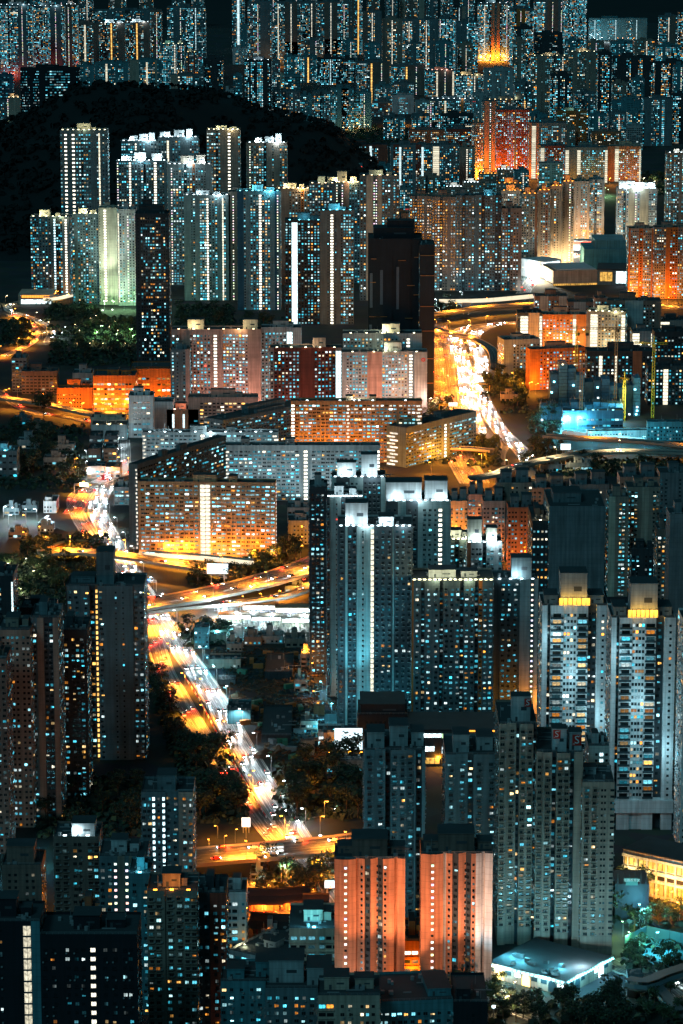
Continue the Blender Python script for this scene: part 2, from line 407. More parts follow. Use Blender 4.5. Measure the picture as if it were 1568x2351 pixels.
    for (fx, dz, dist, ck, pw_, sz) in (flood or []):          # floodlights added on the ground to brighten the front
        fm = MB(); fm.box(-.5, -.4, 0, .5, .4, .9, lampm(ck, 7)); f_ = fm.build('floodlight', root, (fx * Wd, -dist, 0))
        spot((fx * Wd, -dist, 1.6), (fx * Wd, 0, dz * hgt), TINT[ck], pw_, sz, root, .6)
    info = dict(root=root, W=Wd, D=D, h=hgt, S=S, org=org, ex=ex, ey=ey, zb=zb)
    BLD.append(info)
    return info
def at(b, x, y, z): return b['org'] + b['ex'] * x + b['ey'] * y + Vector((0, 0, z))
# ------------------------------------------------------------------ the towers, measured on the photo (x0, x1, roof row, ground row)
B = make_building
g1 = 'distant towers at the back of the city'
CW = ('wh', 6, 5000)
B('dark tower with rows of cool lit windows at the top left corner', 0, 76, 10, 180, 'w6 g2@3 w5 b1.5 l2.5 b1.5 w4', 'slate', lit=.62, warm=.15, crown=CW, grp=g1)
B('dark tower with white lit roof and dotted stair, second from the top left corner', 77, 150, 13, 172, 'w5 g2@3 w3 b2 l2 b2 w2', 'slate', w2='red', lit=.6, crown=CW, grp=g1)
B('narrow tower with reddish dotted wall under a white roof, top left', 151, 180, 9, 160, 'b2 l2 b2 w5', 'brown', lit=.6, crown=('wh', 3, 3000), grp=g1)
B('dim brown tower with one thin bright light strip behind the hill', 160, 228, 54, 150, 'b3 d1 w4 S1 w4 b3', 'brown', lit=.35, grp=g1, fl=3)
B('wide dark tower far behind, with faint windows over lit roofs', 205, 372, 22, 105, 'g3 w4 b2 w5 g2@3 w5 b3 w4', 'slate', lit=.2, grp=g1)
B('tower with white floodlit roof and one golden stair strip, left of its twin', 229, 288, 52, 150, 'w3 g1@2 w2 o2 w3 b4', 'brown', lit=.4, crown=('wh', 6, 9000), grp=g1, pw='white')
B('tower with white floodlit roof and golden stair, right of its twin', 289, 345, 50, 150, 'w3 g1@2 w2 o2 w3 b4', 'brown', lit=.4, crown=('wh', 6, 9000), grp=g1, pw='white')
B('slim brown tower beside the floodlit twin roofs, upper left', 346, 371, 24, 150, 'w2 d1 l1 w2', 'brown', lit=.35, grp=g1)
B('low teal block half hidden by the wooded hill, leftmost of three', 178, 217, 150, 235, 'w3 b1 w2 b2', 'teal', lit=.3, grp=g1)
B('teal block with thin white light strip rising behind the wooded hill', 219, 296, 143, 235, 'b1 w3 S.8 w3 b1 w2 b2', 'teal', lit=.28, grp=g1)
B('block with beige left wall and thin light strip behind the wooded hill', 299, 372, 138, 235, 'u4 w3 S.8 w3 u1 w2', 'teal', w2='beige', lit=.3, grp=g1)
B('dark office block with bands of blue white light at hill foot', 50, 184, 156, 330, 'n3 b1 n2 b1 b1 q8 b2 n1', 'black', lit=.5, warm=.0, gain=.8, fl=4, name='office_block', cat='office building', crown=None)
B('small beige block washed by warm floodlight at the left edge', 17, 48, 223, 300, 'l1 b3 d2 b1', 'beige', w2='white', lit=.2, crown=('ww', 3, 2500), grp=g1)
B('small dim grey block touching the left edge below the towers', -12, 16, 232, 300, 'w4 b1', 'slate', lit=.3, grp=g1)
B('low bluish building under the top left towers', -8, 30, 172, 235, 'q4 b1', 'blue', lit=.25, warm=0, grp=g1)
B('lone tall tower with a bright white strip, left of the dark mountain gap', 385, 473, 15, 190, 'w3 b3 l1 w2 g1@2 w3 t1.6 w4', 'slate', lit=.42, warm=.1, grp=g1)
B('bright crowded block with yellow lit roof beside the mountain gap', 372, 405, 100, 235, 'w5 s1', 'teal', lit=.75, warm=.1, crown=('ye', 3, 2000), grp=g1)
B('narrow dark block with one dotted stair by the mountain gap', 406, 424, 100, 225, 'w2 l1 w1', 'slate', lit=.4, crown=('ye', 2, 1500), grp=g1)
B('reddish mid rise with two white roof lamps below the mountain gap', 425, 455, 119, 215, 'w2 u1 W3 u1 w2', 'slate', w2='red', lit=.4, crown=('ww', 2, 2000), grp=g1)
B('beige slab of lit windows at the crest of the wooded hill', 392, 488, 172, 255, 'u3 h6 b1 h5 u2', 'slate', w2='beige', lit=.5, grp=g1)
B('dark narrow tower standing behind the hill crest slab', 468, 512, 135, 262, 'w3 b2 w2', 'dark', lit=.32, grp=g1)
B('slim tower edged by a cyan white strip, right of the mountain gap', 533, 562, -8, 110, 'w2 T1 w2', 'slate', lit=.55, grp=g1)
B('low plain teal block right of the mountain gap', 552, 568, 57, 128, 'd2 d2', 'teal', lit=.3, grp=g1)
def rowtower(label, x0, x1, yt, yb, pat, wl='brown', **k): return B(label, x0, x1, yt, yb, pat, wl, grp='row of tall towers along the top', **k)
rowtower('tall dark tower with dotted light line, first right of the mountain gap', 569, 624, 4, 150, 'w5 l1 w1 b4 d1 w1', 'slate', w2='brown', lit=.5)
rowtower('tall tower with plain brown middle and cyan strip, behind a small teal block', 638, 690, 4, 150, 'S.6 w4 u3 s2 u3 w2', 'slate', w2='brown', lit=.48)
rowtower('tall tower with golden stair lights and a lit sign box at its foot', 691, 725, 4, 145, 'w4 s1.6 u1', 'slate', w2='brown', lit=.48)
rowtower('tall tower with white stair between two brown walls, left of centre top', 726, 786, 4, 160, 'w5 u3 s2 u3 w3', 'slate', w2='brown', lit=.48)
B('small teal tower standing in front of the tall top row', 620, 642, 55, 140, 'w4', 'teal', lit=.6, grp=g1)
B('pale school block with small windows below the top row', 534, 572, 110, 148, 'b2 n5 n4', 'pale', lit=.25, cat='school', name='school_block', grp=g1)
B('dark block of very bright large windows over a white lit roof', 562, 624, 137, 275, 'w3 b1 W3 b1 W4 b1 b2 W1.6 b1', 'dark', lit=.62, warm=.12, crown=('wh', 4, 5000), grp=g1, gain=1.3)
B('grey flank block right of the dark block with very bright windows', 625, 643, 140, 265, 'w3', 'slate', lit=.35, grp=g1)
B('pale block with warm window panes at the foot of the dark hill', 512, 536, 206, 262, 'd1 n3', 'pale', lit=.45, grp=g1)
B('grey horizontal banded block beside the pale block on the hill foot', 536, 556, 172, 250, 'h4', 'teal', lit=.12, grp=g1)
B('teal block dotted with windows behind a pale school, upper centre', 652, 686, 128, 186, 'w4 b1 W2', 'teal', lit=.5, grp=g1)
B('teal block with one thin orange strip, upper centre', 687, 728, 128, 190, 'W2 b1 o1 w3', 'teal', lit=.5, grp=g1)
B('small pale school with yellow lit wall, upper centre', 636, 652, 172, 202, 'b3 q2', 'cream', lit=.3, name='school_block', cat='school', grp=g1)
B('low dim banded block beside the yellow lit school', 653, 690, 172, 208, 'q4', 'teal', lit=.2, grp=g1)
B('dim block with orange spotted windows above the hill slope, first of four', 636, 688, 210, 275, 'W2 g2@2 w3 b1 w2', 'slate', lit=.4, warm=.35, grp=g1)
B('dim teal block above the hill slope, second of four', 689, 716, 218, 290, 'w4 b1', 'teal', lit=.32, grp=g1)
B('dim block with bright white windows above the hill slope, third of four', 717, 758, 210, 292, 'W3 g1@2 w3', 'slate', lit=.42, grp=g1)
B('teal block at the end of the row above the hill slope, fourth of four', 759, 800, 203, 300, 'w3 b2 w3', 'teal', lit=.42, grp=g1)
B('block with blue white windows under the upper row, left of centre', 728, 784, 133, 195, 'w5 t1 w4', 'dark', lit=.55, warm=.1, grp=g1)
# top centre
rowtower('tall tower with brown dotted wall at the top centre', 788, 812, 4, 150, 'l1 w2 u1 d1 u1', 'slate', w2='brown', lit=.5)
rowtower('tower with orange stair strip behind the top centre', 813, 832, -6, 125, 'w2 o1.5 w2', 'slate', lit=.55)
rowtower('tower with gold stair between a brown and a grey wall, top centre', 833, 876, 26, 160, 'u3 W2 s1.4 W1 b1 d1 b2', 'slate', w2='brown', lit=.5, warm=.5)
rowtower('tall tower whose gold stair runs lowest, top centre', 877, 923, 44, 200, 'u2 d1 w2 s1.4 W2 b1 d1 b1', 'tan', w2='brown', lit=.5, warm=.45)
rowtower('tower with white stair strip and grey dotted wall, right of top centre', 924, 962, 44, 160, 'W3 s1.4 W1 b1 d1 b2', 'slate', lit=.5, warm=.3)
rowtower('tower with gold stair and wide grey wall, right of top centre', 963, 1006, 44, 165, 'W3 s1.4 W1 b2 d1 b2', 'slate', lit=.45, warm=.35)
rowtower('dense tower of cool lit windows right of top centre', 1008, 1050, 40, 170, 'l1 W4 g1@2 W4', 'slate', lit=.66, warm=.15)
rowtower('tower with plain grey dotted wall and bright right wing', 1046, 1096, 50, 172, 'b2 d1 b2 W5', 'slate', lit=.6, warm=.1)
rowtower('far pale tower peeping between the top centre towers', 918, 974, -6, 62, 'u2 w2 t1 w2 u2', 'slate', w2='beige', lit=.4)
rowtower('far low pale tower left of the orange lit tower', 1024, 1068, 15, 70, 'u1 w2 t1.4 u1', 'slate', w2='beige', lit=.35)
rowtower('tall tower with an orange lit blank wall over an orange forecourt', 1096, 1168, 6, 140, 'W4 s1 W3 g1@2 u2 d1.5 u2 g1@2 W3 l1 W1', 'slate', w2='salmon', lit=.55, crown=('wh', 5, 3000))
rowtower('tower with a reddish dotted wall right of the orange lit tower', 1169, 1224, 20, 150, 'W3 g1@2 u2 l1 u2 W5', 'slate', w2='rust', lit=.55)
rowtower('tower of bright cool windows with dotted dark wall, top right', 1225, 1290, 0, 140, 'W5 b1 u2 l1 u2 b1 l1', 'slate', w2='brown', lit=.6)
rowtower('tower dense with cool lights at the edge of the dark top right', 1291, 1346, -6, 110, 'W3 g1@2 W2 g1@2 W2', 'slate', lit=.62, warm=.15)
B('dark tower in front with sparse lights, top right', 1180, 1222, 62, 200, 'W1 b2 W2 g1@2 W2', 'dark', lit=.5, warm=.25, grp=g1)
B('dark low block below the top right towers', 1225, 1290, 75, 190, 'n3 b3 w3 b2', 'dark', lit=.2, grp=g1)
B('long teal slab with lamps at its foot, far top right', 1352, 1485, 42, 92, 'w2 t1 w2 b3 w3 t1 b4 w3 b1 t1 b4', 'teal', lit=.4, name='slab_block', cat='housing slab', grp=g1)
B('slim tower with gold dotted strip near the right edge of the top', 1512, 1556, 36, 130, 'w3 s1 u2 w1', 'slate', w2='brown', lit=.45, grp=g1)
B('tower touching the top right edge with scattered windows', 1556, 1580, 26, 150, 'W4', 'dark', lit=.5, grp=g1)
g2 = 'blocks below the top row'
B('low block with cool windows just left of the brown blank walled blocks', 784, 816, 135, 190, 'w5', 'dark', lit=.6, grp=g2)
B('block with thick orange stair strip and brown blank wall', 817, 894, 142, 238, 'w6 o1.8 u3 l1 u3', 'slate', w2='brown', lit=.62, grp=g2)
B('block with thinner orange stair strip and brown dotted wall', 898, 974, 150, 218, 'w6 o1.5 u3 l1 u3', 'slate', w2='brown', lit=.55, grp=g2)
B('block with pink lit roof rooms and dark dotted wall', 975, 1042, 160, 222, 'w4 S.6 u2 l1 u2 S.6', 'slate', w2='brown', lit=.58, crown=('pk', 6, 5000), grp=g2, pw='pink')
B('block with cream lit roof rooms and bright stair', 1043, 1112, 172, 226, 'w5 W2 s1.6 w3', 'slate', lit=.6, crown=('ww', 6, 5000), grp=g2, pw='cream')
B('grey pair of plain ribbed towers right of the cream lit roof', 1110, 1178, 157, 232, 'b2 w2 b2 w3 b2 w2 b2', 'grey', lit=.25, grp=g2)
B('teal tower with many small windows left of the white school', 784, 812, 203, 300, 'w4', 'teal', lit=.3, grp=g2)
B('teal tower with grey right wall left of the white school', 813, 853, 212, 296, 'W3 l1 b2', 'teal', lit=.45, grp=g2)
B('white school with a bright grid of lit classrooms', 901, 950, 218, 262, 'b2 n3 b2', 'pale', lit=.8, warm=.0, name='school_block', cat='school', grp=g2)
B('long low school wing left of the white classroom grid', 854, 900, 233, 268, 'q6', 'slate', lit=.25, name='school_block', cat='school', grp=g2)
B('grey block beside the white school, two columns of windows', 953, 985, 232, 300, 'b1 h4 l1', 'grey', lit=.3, grp=g2)
B('slab with white lit top storey and one golden strip', 986, 1086, 226, 296, 'l1 w4 r1 S.8 w6 R1 w4', 'slate', w2='rust', lit=.55, name='slab_block', cat='housing slab', grp=g2, crown=('wh', 8, 3000))
B('grey narrow block between the two slabs with white lit tops', 1084, 1116, 214, 300, 'w2 b1 w1', 'grey', lit=.4, grp=g2)
B('slab with white lit top storey, right of the grey narrow block', 1117, 1206, 228, 300, 'b2 l1 w5 r1 w5 o.6', 'slate', w2='rust', lit=.58, name='slab_block', cat='housing slab', grp=g2, crown=('ww', 7, 3000))
B('dark low block before the slab with white lit top', 1012, 1086, 262, 330, 'n6', 'dark', lit=.45, warm=.1, grp=g2)
B('wide brown estate with yellow lamps along its stepped roof', 1217, 1302, 127, 290, 'W3 b2 d1 b1 w4 g1@2 w3 s1 w2', 'tan', lit=.42, crown=('ye', 5, 2500), grp=g2)
B('brown estate wing with dotted walls and a bright window column', 1303, 1370, 118, 290, 'w2 b2 W2 w2 b1 d1 b2 w1', 'tan', lit=.4, crown=('ye', 4, 2500), grp=g2)
B('dark tower standing in front of the brown estate', 1262, 1312, 170, 320, 'W3 b1 w2 b1 W2', 'dark', lit=.5, grp=g2)
B('dark tower with large scattered windows and an orange lit floor', 1371, 1402, 120, 300, 'b1 W4 b1', 'dark', lit=.5, warm=.3, grp=g2, gain=1.2)
B('near black tower with blue white windows, upper right', 1404, 1500, 130, 260, 'W2 b4 W2 b3 W2 b3 W2', 'dark', lit=.42, warm=.3, grp=g2, gain=1.2)
B('dark tower with yellowish windows near the upper right edge', 1502, 1580, 142, 265, 'b2 W3 b1 W4 b1', 'dark', lit=.45, warm=.5, grp=g2, gain=1.1)
B('grey ribbed block with few lights, upper right', 1404, 1474, 232, 310, 'b1 w2 b2 w2 b2 w1', 'teal', lit=.3, grp=g2)
B('dark tower with a tall white grid of windows, upper right', 1476, 1542, 226, 335, 'b3 n3 b1 W1 b3', 'slate', lit=.66, warm=.1, grp=g2)
B('dark block at the right edge above the wooded slope', 1543, 1580, 215, 330, 'W2 b2', 'dark', lit=.4, grp=g2)
B('rust red curved block under blue roof lamps', 1278, 1346, 254, 345, 'r4 r3 b1 r3', 'brick', w2='rust', lit=.25, warm=.3, crown=('cy', 2, 3000), grp=g2)
# second rank, left
g3 = 'tall estate behind the cream slab'
ST = 'w2 g1@2 '
B('tall dark tower with two columns of white squares and yellow roof, by the dark hill', 144, 252, 298, 660, 'w1 b1 s1.7 b2 s2.2 w3 g1@2 W4 b3 w1 S.8 b1 w3', 'slate', lit=.52, warm=.12, crown=('ye', 9, 6000), grp=g3, fl=4.2, pw='cream')
B('tower with white floodlit roof boxes, first of three on the dark hill', 282, 364, 323, 620, 'w2 W4 s.8 b1 w3 b2 w3', 'slate', lit=.45, warm=.1, crown=('wh', 7, 16000), grp=g3, pw='white', pent=[(.25, .1, .2, .4, 6), (.5, .1, .25, .4, 8), (.78, .2, .15, .4, 9)])
B('tower with white floodlit roof boxes, second of three on the dark hill', 366, 458, 314, 620, 'w3 S.7 b1 w3 b3 W3', 'slate', lit=.45, warm=.1, crown=('wh', 7, 16000), grp=g3, pw='white', pent=[(.05, .1, .25, .4, 6), (.4, .1, .25, .4, 8), (.7, .2, .15, .4, 9)])
B('tower with a yellow lit roof between the white floodlit roofs', 477, 553, 297, 620, 'W4 g1@2 W1 b3 s1.6 b3 w1', 'tan', lit=.5, crown=('ye', 7, 7000), grp=g3, fl=3.8, pw='cream')
B('tower with white floodlit roof boxes, rightmost and apart from the others', 567, 660, 327, 620, 'b1 l.8 w3 W2 g1@2 b2 w1 b2 W3', 'tan', lit=.42, crown=('wh', 6, 16000), grp=g3, pw='white', pent=[(.22, .1, .16, .4, 6), (.46, .1, .22, .4, 7), (.72, .2, .14, .4, 10)])
B('broad tower with blazing white roof deck and dotted stairs', 271, 386, 368, 655, 'l1 w4 s1 w5 g1@2 w3 s1.4 w3 b1', 'slate', lit=.45, crown=('wh', 10, 26000), grp=g3, pw='white', pent=[(.1, .1, .2, .4, 5), (.36, .1, .22, .5, 9), (.7, .1, .2, .4, 8)])
B('tower with blazing white roof and an orange brick roof room', 387, 488, 376, 655, 'b1 l1 w4 g1@2 w2 r1 w4 b2', 'grey', w2='brick', lit=.42, crown=('wh', 9, 18000), grp=g3, pw='beige', pent=[(.3, .1, .3, .5, 9), (.65, .2, .2, .5, 10)])
B('block with pale wall and white squares stair behind the centre left towers', 660, 735, 366, 470, 'b2 w4 T1.4 w4', 'teal', lit=.5, grp=g3)
B('low teal blocks with lit tops in the gap left of centre', 736, 832, 374, 470, 'w4 b1 w5', 'teal', lit=.42, grp=g3)
B('tower of cool windows behind the pink dotted tower, centre', 710, 770, 420, 660, 'w4 g1@2 w3 b1', 'slate', lit=.48, grp=g3, crown=('ww', 4, 5000))
B('pink blank walled tower with cream floodlit roof, centre', 752, 826, 418, 650, 'b1 u2 l1 w1 l1 u2 w4', 'slate', w2='pink', lit=.45, crown=('ww', 7, 15000), grp=g3, pw='cream', pent=[(.0, .1, .3, .4, 6), (.3, .05, .3, .4, 12), (.7, .1, .2, .4, 6)])
B('tower with tall cream wall and twin dotted columns, centre', 826, 916, 402, 690, 'w3 u3 l1 l1 u2 w4 b1 w3', 'slate', w2='cream', lit=.45, grp=g3, crown=('ww', 5, 5000))
B('beige tower with cream floodlit roof behind the blue topped tower', 636, 712, 432, 655, 'l1 b3 w1 w3 r1 w2', 'tan', w2='rust', lit=.42, crown=('ww', 7, 16000), grp=g3, pw='cream')
B('thin tower wedged between the grey tower and the blue topped tower', 526, 562, 440, 690, 'b1 l1 b1 w2', 'tan', lit=.4, grp=g3)
B('grey tower with white roof lamps and flesh coloured base, left of the blue topped tower', 424, 530, 447, 690, 'b3 d1 w1 b2 W3 s1 W4 b2 S.6 w1 b2', 'grey', lit=.5, crown=('wh', 7, 12000), grp=g3, pw='pale')
B('blue topped tower with dotted stair and white lamps, centre left', 546, 645, 438, 712, 'u3 w1 b2 W4 s1.5 W4 b2 u1 l.8 b1', 'grey', w2='blue', lit=.5, crown=('cy', 7, 14000), grp=g3, pw='pale')
B('dark teal tower with a blazing white stair and grey dotted centre', 655, 742, 505, 745, 'w2 T2 w5 W2 g1@2', 'dark', lit=.5, grp=g3, crown=('cy', 4, 6000), warm=.15)
B('twin wing of the dark teal tower, with grey wall and white dots', 735, 812, 482, 745, 'b2 d.8 s1.5 d.8 b1 W4', 'slate', lit=.5, grp=g3, crown=('cy', 5, 6000), pw='slate', warm=.15)
g4 = 'front rank of the left estate'
B('tower with yellow lit roof, leftmost of the front rank', 72, 162, 497, 680, 'w2 g.6@1 w4 w3 b1 t1 g2@3 w1 u1 s1.3 u1', 'slate', w2='grey', lit=.42, crown=('ye', 6, 9000), grp=g4, pw='cream', rot=3)
B('dark tower with yellow roof lamps, second of the front rank', 168, 229, 490, 698, 'w1 b1 W2 w1 g1@2 w2 n2', 'slate', lit=.42, crown=('ye', 5, 6000), grp=g4, pw='cream')
B('cream white floodlit slab with one dotted stair column', 229, 272, 477, 700, 'd.8 b1 s1.2 b4', 'cream', lit=.6, grp=g4, base=3, flood=[(.3, .8, 40, 'gl', 260000, 50), (.8, .35, 36, 'gl', 60000, 70)])
B('grey flank with tight windows next to the cream floodlit slab', 273, 314, 480, 702, 'S.5 w3 b1 l.7 w3 l.5', 'pale', lit=.35, grp=g4, base=3)
B('slim dark tower rising from an orange lit podium', 314, 391, 490, 836, 'b.8 d1 b.5 e4 W2 g.6@1 W2 e2 d1 b.5', 'dark', w2='brown', lit=.22, warm=.3, grp='dark slim tower and its podium', fl=3.0, D=26, pent=[(.1, .3, .75, .5, 7), (.2, .4, .3, .3, 12)])
# upper right middle
g5 = 'orange lit estate in the upper right'
B('dark block with cyan lit stairwells, left of the red blocks', 784, 890, 332, 400, 'w3 T.8 r1 w3 b1 T.8 w2 b3', 'dark', w2='red', lit=.42, grp=g5)
B('dark slab with two cyan lit stairs above red panels', 896, 992, 332, 450, 'b1 r2 T.8 w4 b1 r2 T.8 w3', 'slate', w2='red', lit=.46, warm=.35, grp=g5)
B('slab with a tall peach stair strip and cool windows', 993, 1054, 332, 448, 'S2 w6', 'slate', lit=.55, grp=g5)
B('beige ended slab with lit stair beside the orange tower', 1053, 1090, 338, 438, 'b2 s1.4 W1 b1', 'tan', lit=.45, grp=g5)
B('low red block behind the slab with cyan lit stairs', 938, 1022, 298, 350, 'r5 u1 r4', 'slate', w2='brick', lit=.55, grp=g5)
B('low red block left of the narrow orange lit tower', 1024, 1082, 296, 350, 'r6', 'slate', w2='red', lit=.5, grp=g5)
B('narrow tower washed in orange light from the street', 1083, 1108, 282, 412, 'w2 r2', 'tan', w2='salmon', lit=.5, warm=.5, grp=g5)
B('tall tower with two pink dotted walls in the orange glow', 1106, 1138, 232, 396, 'w1 u2 l1 u2', 'slate', w2='salmon', lit=.5, grp=g5)
B('red faced slab of white windows in the orange glow', 1138, 1214, 252, 400, 'r7 b.5 r5', 'slate', w2='red', lit=.66, warm=.15, grp=g5)
B('dark slab with a wide glowing stair strip right of the red faced slab', 1213, 1300, 282, 410, 'u1 S1.6 u1 w7 b1 W2', 'slate', w2='salmon', lit=.55, grp=g5)
B('small tower block with beige stairs, right of the glowing strip', 1300, 1320, 290, 350, 'b1 w2', 'tan', lit=.4, grp=g5)
g6 = 'curved slab with cream light strips'
B('dark red left wing of the curved slab with one white edge strip', 1240, 1296, 335, 420, 'S1.2 r6', 'slate', w2='red', lit=.5, grp=g6, name='slab_block', cat='housing slab', rot=-8)
B('middle wing of the curved slab, grey blank wall between bright strips', 1297, 1394, 338, 420, 'S1.4 b3 S1.4 w9 S1', 'slate', lit=.55, grp=g6, name='slab_block', cat='housing slab')
B('right wing of the curved slab with beige blank wall and brown windows', 1394, 1470, 336, 418, 'u3 S1.6 r8 S.6', 'beige', w2='brick', lit=.5, warm=.3, grp=g6, name='slab_block', cat='housing slab', rot=8)
B('pale block with teal windows in front of the curved slab', 1237, 1292, 374, 440, 'h3 b.6 W2 h1', 'grey', lit=.3, grp=g6)
B('low tile roofed brown block behind the curved slab', 1358, 1425, 302, 350, 'r5', 'tan', w2='brick', lit=.4, warm=.5, grp=g6)
B('grey stepped school near the wooded slope on the right', 1440, 1475, 288, 345, 'q4', 'grey', lit=.1, name='school_block', cat='school')
B('tower with a white lamp crown at the right edge', 1528, 1580, 350, 525, 'w2 W3 b1 w3', 'tan', lit=.48, crown=('wh', 4, 5000))
B('white floodlit roof tower with a tall cream wall, upper right', 1416, 1506, 432, 578, 'w2 g1@2 w1 u2 l1 w1 u3 n1 w2', 'pale', w2='cream', lit=.5, crown=('wh', 9, 30000), pw='white', pent=[(.03, .1, .4, .4, 9), (.45, .1, .5, .4, 7)])
# lamps row of low roofs
g7 = 'low blocks with lamps on stepped roofs'
for i, (x0, x1, yt, yb) in enumerate([(1022, 1062, 428, 470), (1063, 1100, 418, 470), (1100, 1140, 398, 450), (1141, 1178, 388, 445), (1140, 1200, 420, 470)]):
    B(['low brown block with white roof lamps, lowest step', 'low brown block with white roof lamps, second step', 'low brown block with amber roof lamps, third step', 'low brown block with cool roof lamps, highest step', 'brown block with amber roof lamps in front of the stepped row'][i],
      x0, x1, yt, yb, 'w5', 'tan', lit=.25, warm=.4, crown=(['wh', 'wh', 'na', 'wh', 'na'][i], 5, 5000), grp=g7)
g8 = 'wall of brown grey towers at centre right'
B('brown grey tower with warm windows, far left of the wall of towers', 940, 990, 450, 664, 'w2 g1@2 w3 b1 w2', 'tan', lit=.4, warm=.35, grp=g8, fl=3.1)
B('small reddish tower peeping over the black tower', 905, 938, 490, 620, 'w1 g1@2 w1 r1', 'brick', lit=.3, grp=g8)
B('teal block with yellow windows behind the wall of towers', 918, 942, 430, 520, 'W3', 'teal', lit=.5, grp=g8)
B('brown grey tower second from left in the wall of towers', 991, 1045, 452, 668, 'w1 W2 g1@2 w2 b1 w2', 'tan', lit=.46, warm=.4, grp=g8, fl=3.1)
B('grey ribbed tower third from left in the wall of towers', 1046, 1088, 449, 668, 'w2 g1@2 w3', 'slate', lit=.34, grp=g8, fl=3.1)
B('grey ribbed tower with black right flank in the wall of towers', 1089, 1150, 448, 668, 'b1 W1 g1@2 w3 k2', 'slate', lit=.3, grp=g8, fl=3.1, crown=('cy', 1, 3000))
B('beige tower with bent facade left of the glowing beige wall', 1151, 1196, 478, 668, 'w2 g1@1 w3 b1', 'tan', lit=.42, grp=g8, fl=3.1)
B('beige tower behind with amber roof lamps, centre right', 1150, 1200, 437, 560, 'w4 w3', 'beige', lit=.3, crown=('na', 4, 4000), grp=g8)
g9 = 'glowing beige wall of towers'
for i, (x0, x1, yt, yb, pat) in enumerate([(1196, 1232, 444, 626, 'n3 b.5 n2 u1'), (1233, 1262, 436, 622, 'b1 n2 r1 n1'), (1263, 1288, 426, 618, 'b1 w1 n1 b1'), (1289, 1316, 416, 612, 'd1 b1 l.6 w1')]):
    B(['glowing beige tower with dark punched windows, left end of the beige wall', 'glowing beige tower with a reddish strip in the beige wall', 'glowing cream ribbed tower in the beige wall', 'glowing cream tower at the right end of the beige wall'][i],
      x0, x1, yt, yb, pat, 'beige', w2='brick', lit=.28, warm=.3, crown=('na', 3, 3500), grp=g9, D=30)
B('grey towers with pink ribs and bright white windows, right of the beige wall', 1316, 1352, 416, 560, 'b1 d1 b1 W3 b1', 'beige', w2='pink', lit=.55, warm=.2, grp=g9)
B('blue grey ribbed tower with dark windows, right of the pink ribs', 1352, 1386, 412, 556, 'W2 g1 h2 b1', 'grey', lit=.45, grp=g9)
B('orange brown tower by the white mall, left of two', 1441, 1500, 524, 682, 'u.6 n3 r1.5 n3 u1', 'beige', w2='rust', lit=.45, warm=.3)
B('orange brown tower cut by the right edge above the flyover', 1500, 1580, 522, 686, 'n3 u1 r2 n3', 'tan', w2='rust', lit=.4, warm=.3)

# more towers packed into the far ranks
gf = 'dim towers packed into the far ranks'
rr = random.Random(31)
for x0, x1, yt, yb in [(20, 60, -4, 100), (70, 118, -6, 95), (120, 160, 2, 110), (392, 440, 60, 140), (575, 612, 60, 120), (655, 700, 96, 150), (700, 745, 92, 152), (745, 785, 90, 160), (786, 820, 92, 165), (836, 872, 100, 178), (880, 905, 96, 185), (930, 968, 98, 182), (1000, 1040, 96, 190), (1050, 1085, 100, 186),
                       (1176, 1206, 92, 210), (1230, 1270, 88, 175), (1296, 1340, 92, 190), (1345, 1385, 96, 200), (1400, 1450, 96, 215), (1455, 1500, 92, 225), (1505, 1560, 104, 215), (860, 900, 196, 262), (905, 950, 190, 255), (1180, 1220, 190, 300), (1318, 1365, 212, 310), (1405, 1440, 190, 270), (1450, 1478, 180, 275), (1545, 1575, 150, 280),
                       (880, 930, 268, 322), (945, 985, 262, 330), (1215, 1255, 262, 330), (1352, 1392, 262, 335), (1396, 1436, 258, 330), (1440, 1478, 254, 335), (740, 785, 300, 400), (690, 735, 330, 420), (800, 850, 352, 420), (860, 905, 380, 440), (905, 950, 392, 445), (960, 1010, 404, 452), (1180, 1214, 392, 450), (600, 640, 395, 480), (560, 600, 400, 500)]:
    B('dim tower of small cool lights packed into the far ranks between brighter neighbours', x0, x1, yt, yb, rr.choice(['w3 g1@2 w2 b1 w2', 'w2 b2 l1 w3', 'W2 b1 w2 g1@2 W2', 'b1 w4 s1 w3', 'w2 d1 b1 w2']), rr.choice(['slate', 'teal', 'teal', 'tan', 'slate']), lit=rr.uniform(.3, .5), warm=.2, grp=gf, gain=.9)
gl_ = 'low flat roofed blocks in the dark'
for x0, x1, yt, yb, pat in [(10, 44, 1166, 1182, 'q3'), (50, 84, 1160, 1176, 'q3'), (86, 122, 1206, 1222, 'n4'), (20, 60, 1222, 1236, 'q2'), (655, 700, 1345, 1362, 'q2'), (560, 600, 1462, 1482, 'n3'), (600, 650, 1460, 1478, 'n4'), (655, 700, 1466, 1486, 'q3'), (520, 556, 1478, 1496, 'n3'), (690, 716, 1500, 1530, 'q2'), (676, 704, 1560, 1590, 'q2'), (690, 730, 1655, 1685, 'q3'), (735, 760, 1702, 1722, 'q2'), (40, 90, 1010, 1030, 'q3'), (100, 150, 1050, 1068, 'q2'), (120, 170, 1020, 1036, 'n4'), (30, 70, 960, 976, 'q2'), (60, 110, 975, 990, 'q3'), (1190, 1230, 1080, 1100, 'q2'), (1240, 1290, 1066, 1084, 'n3'), (1300, 1360, 1062, 1080, 'q3'), (1150, 1190, 905, 922, 'q2'), (600, 640, 2140, 2160, 'q2'), (575, 610, 2005, 2020, 'q2')]:
    B('low flat roofed block with few lit windows, in the dark between trees and roads', x0, x1, yt, yb, pat, rr.choice(['slate', 'grey', 'tan']), lit=.4, warm=.3, grp=gl_, name='low_block', cat='low building', D=14, nwin=0)

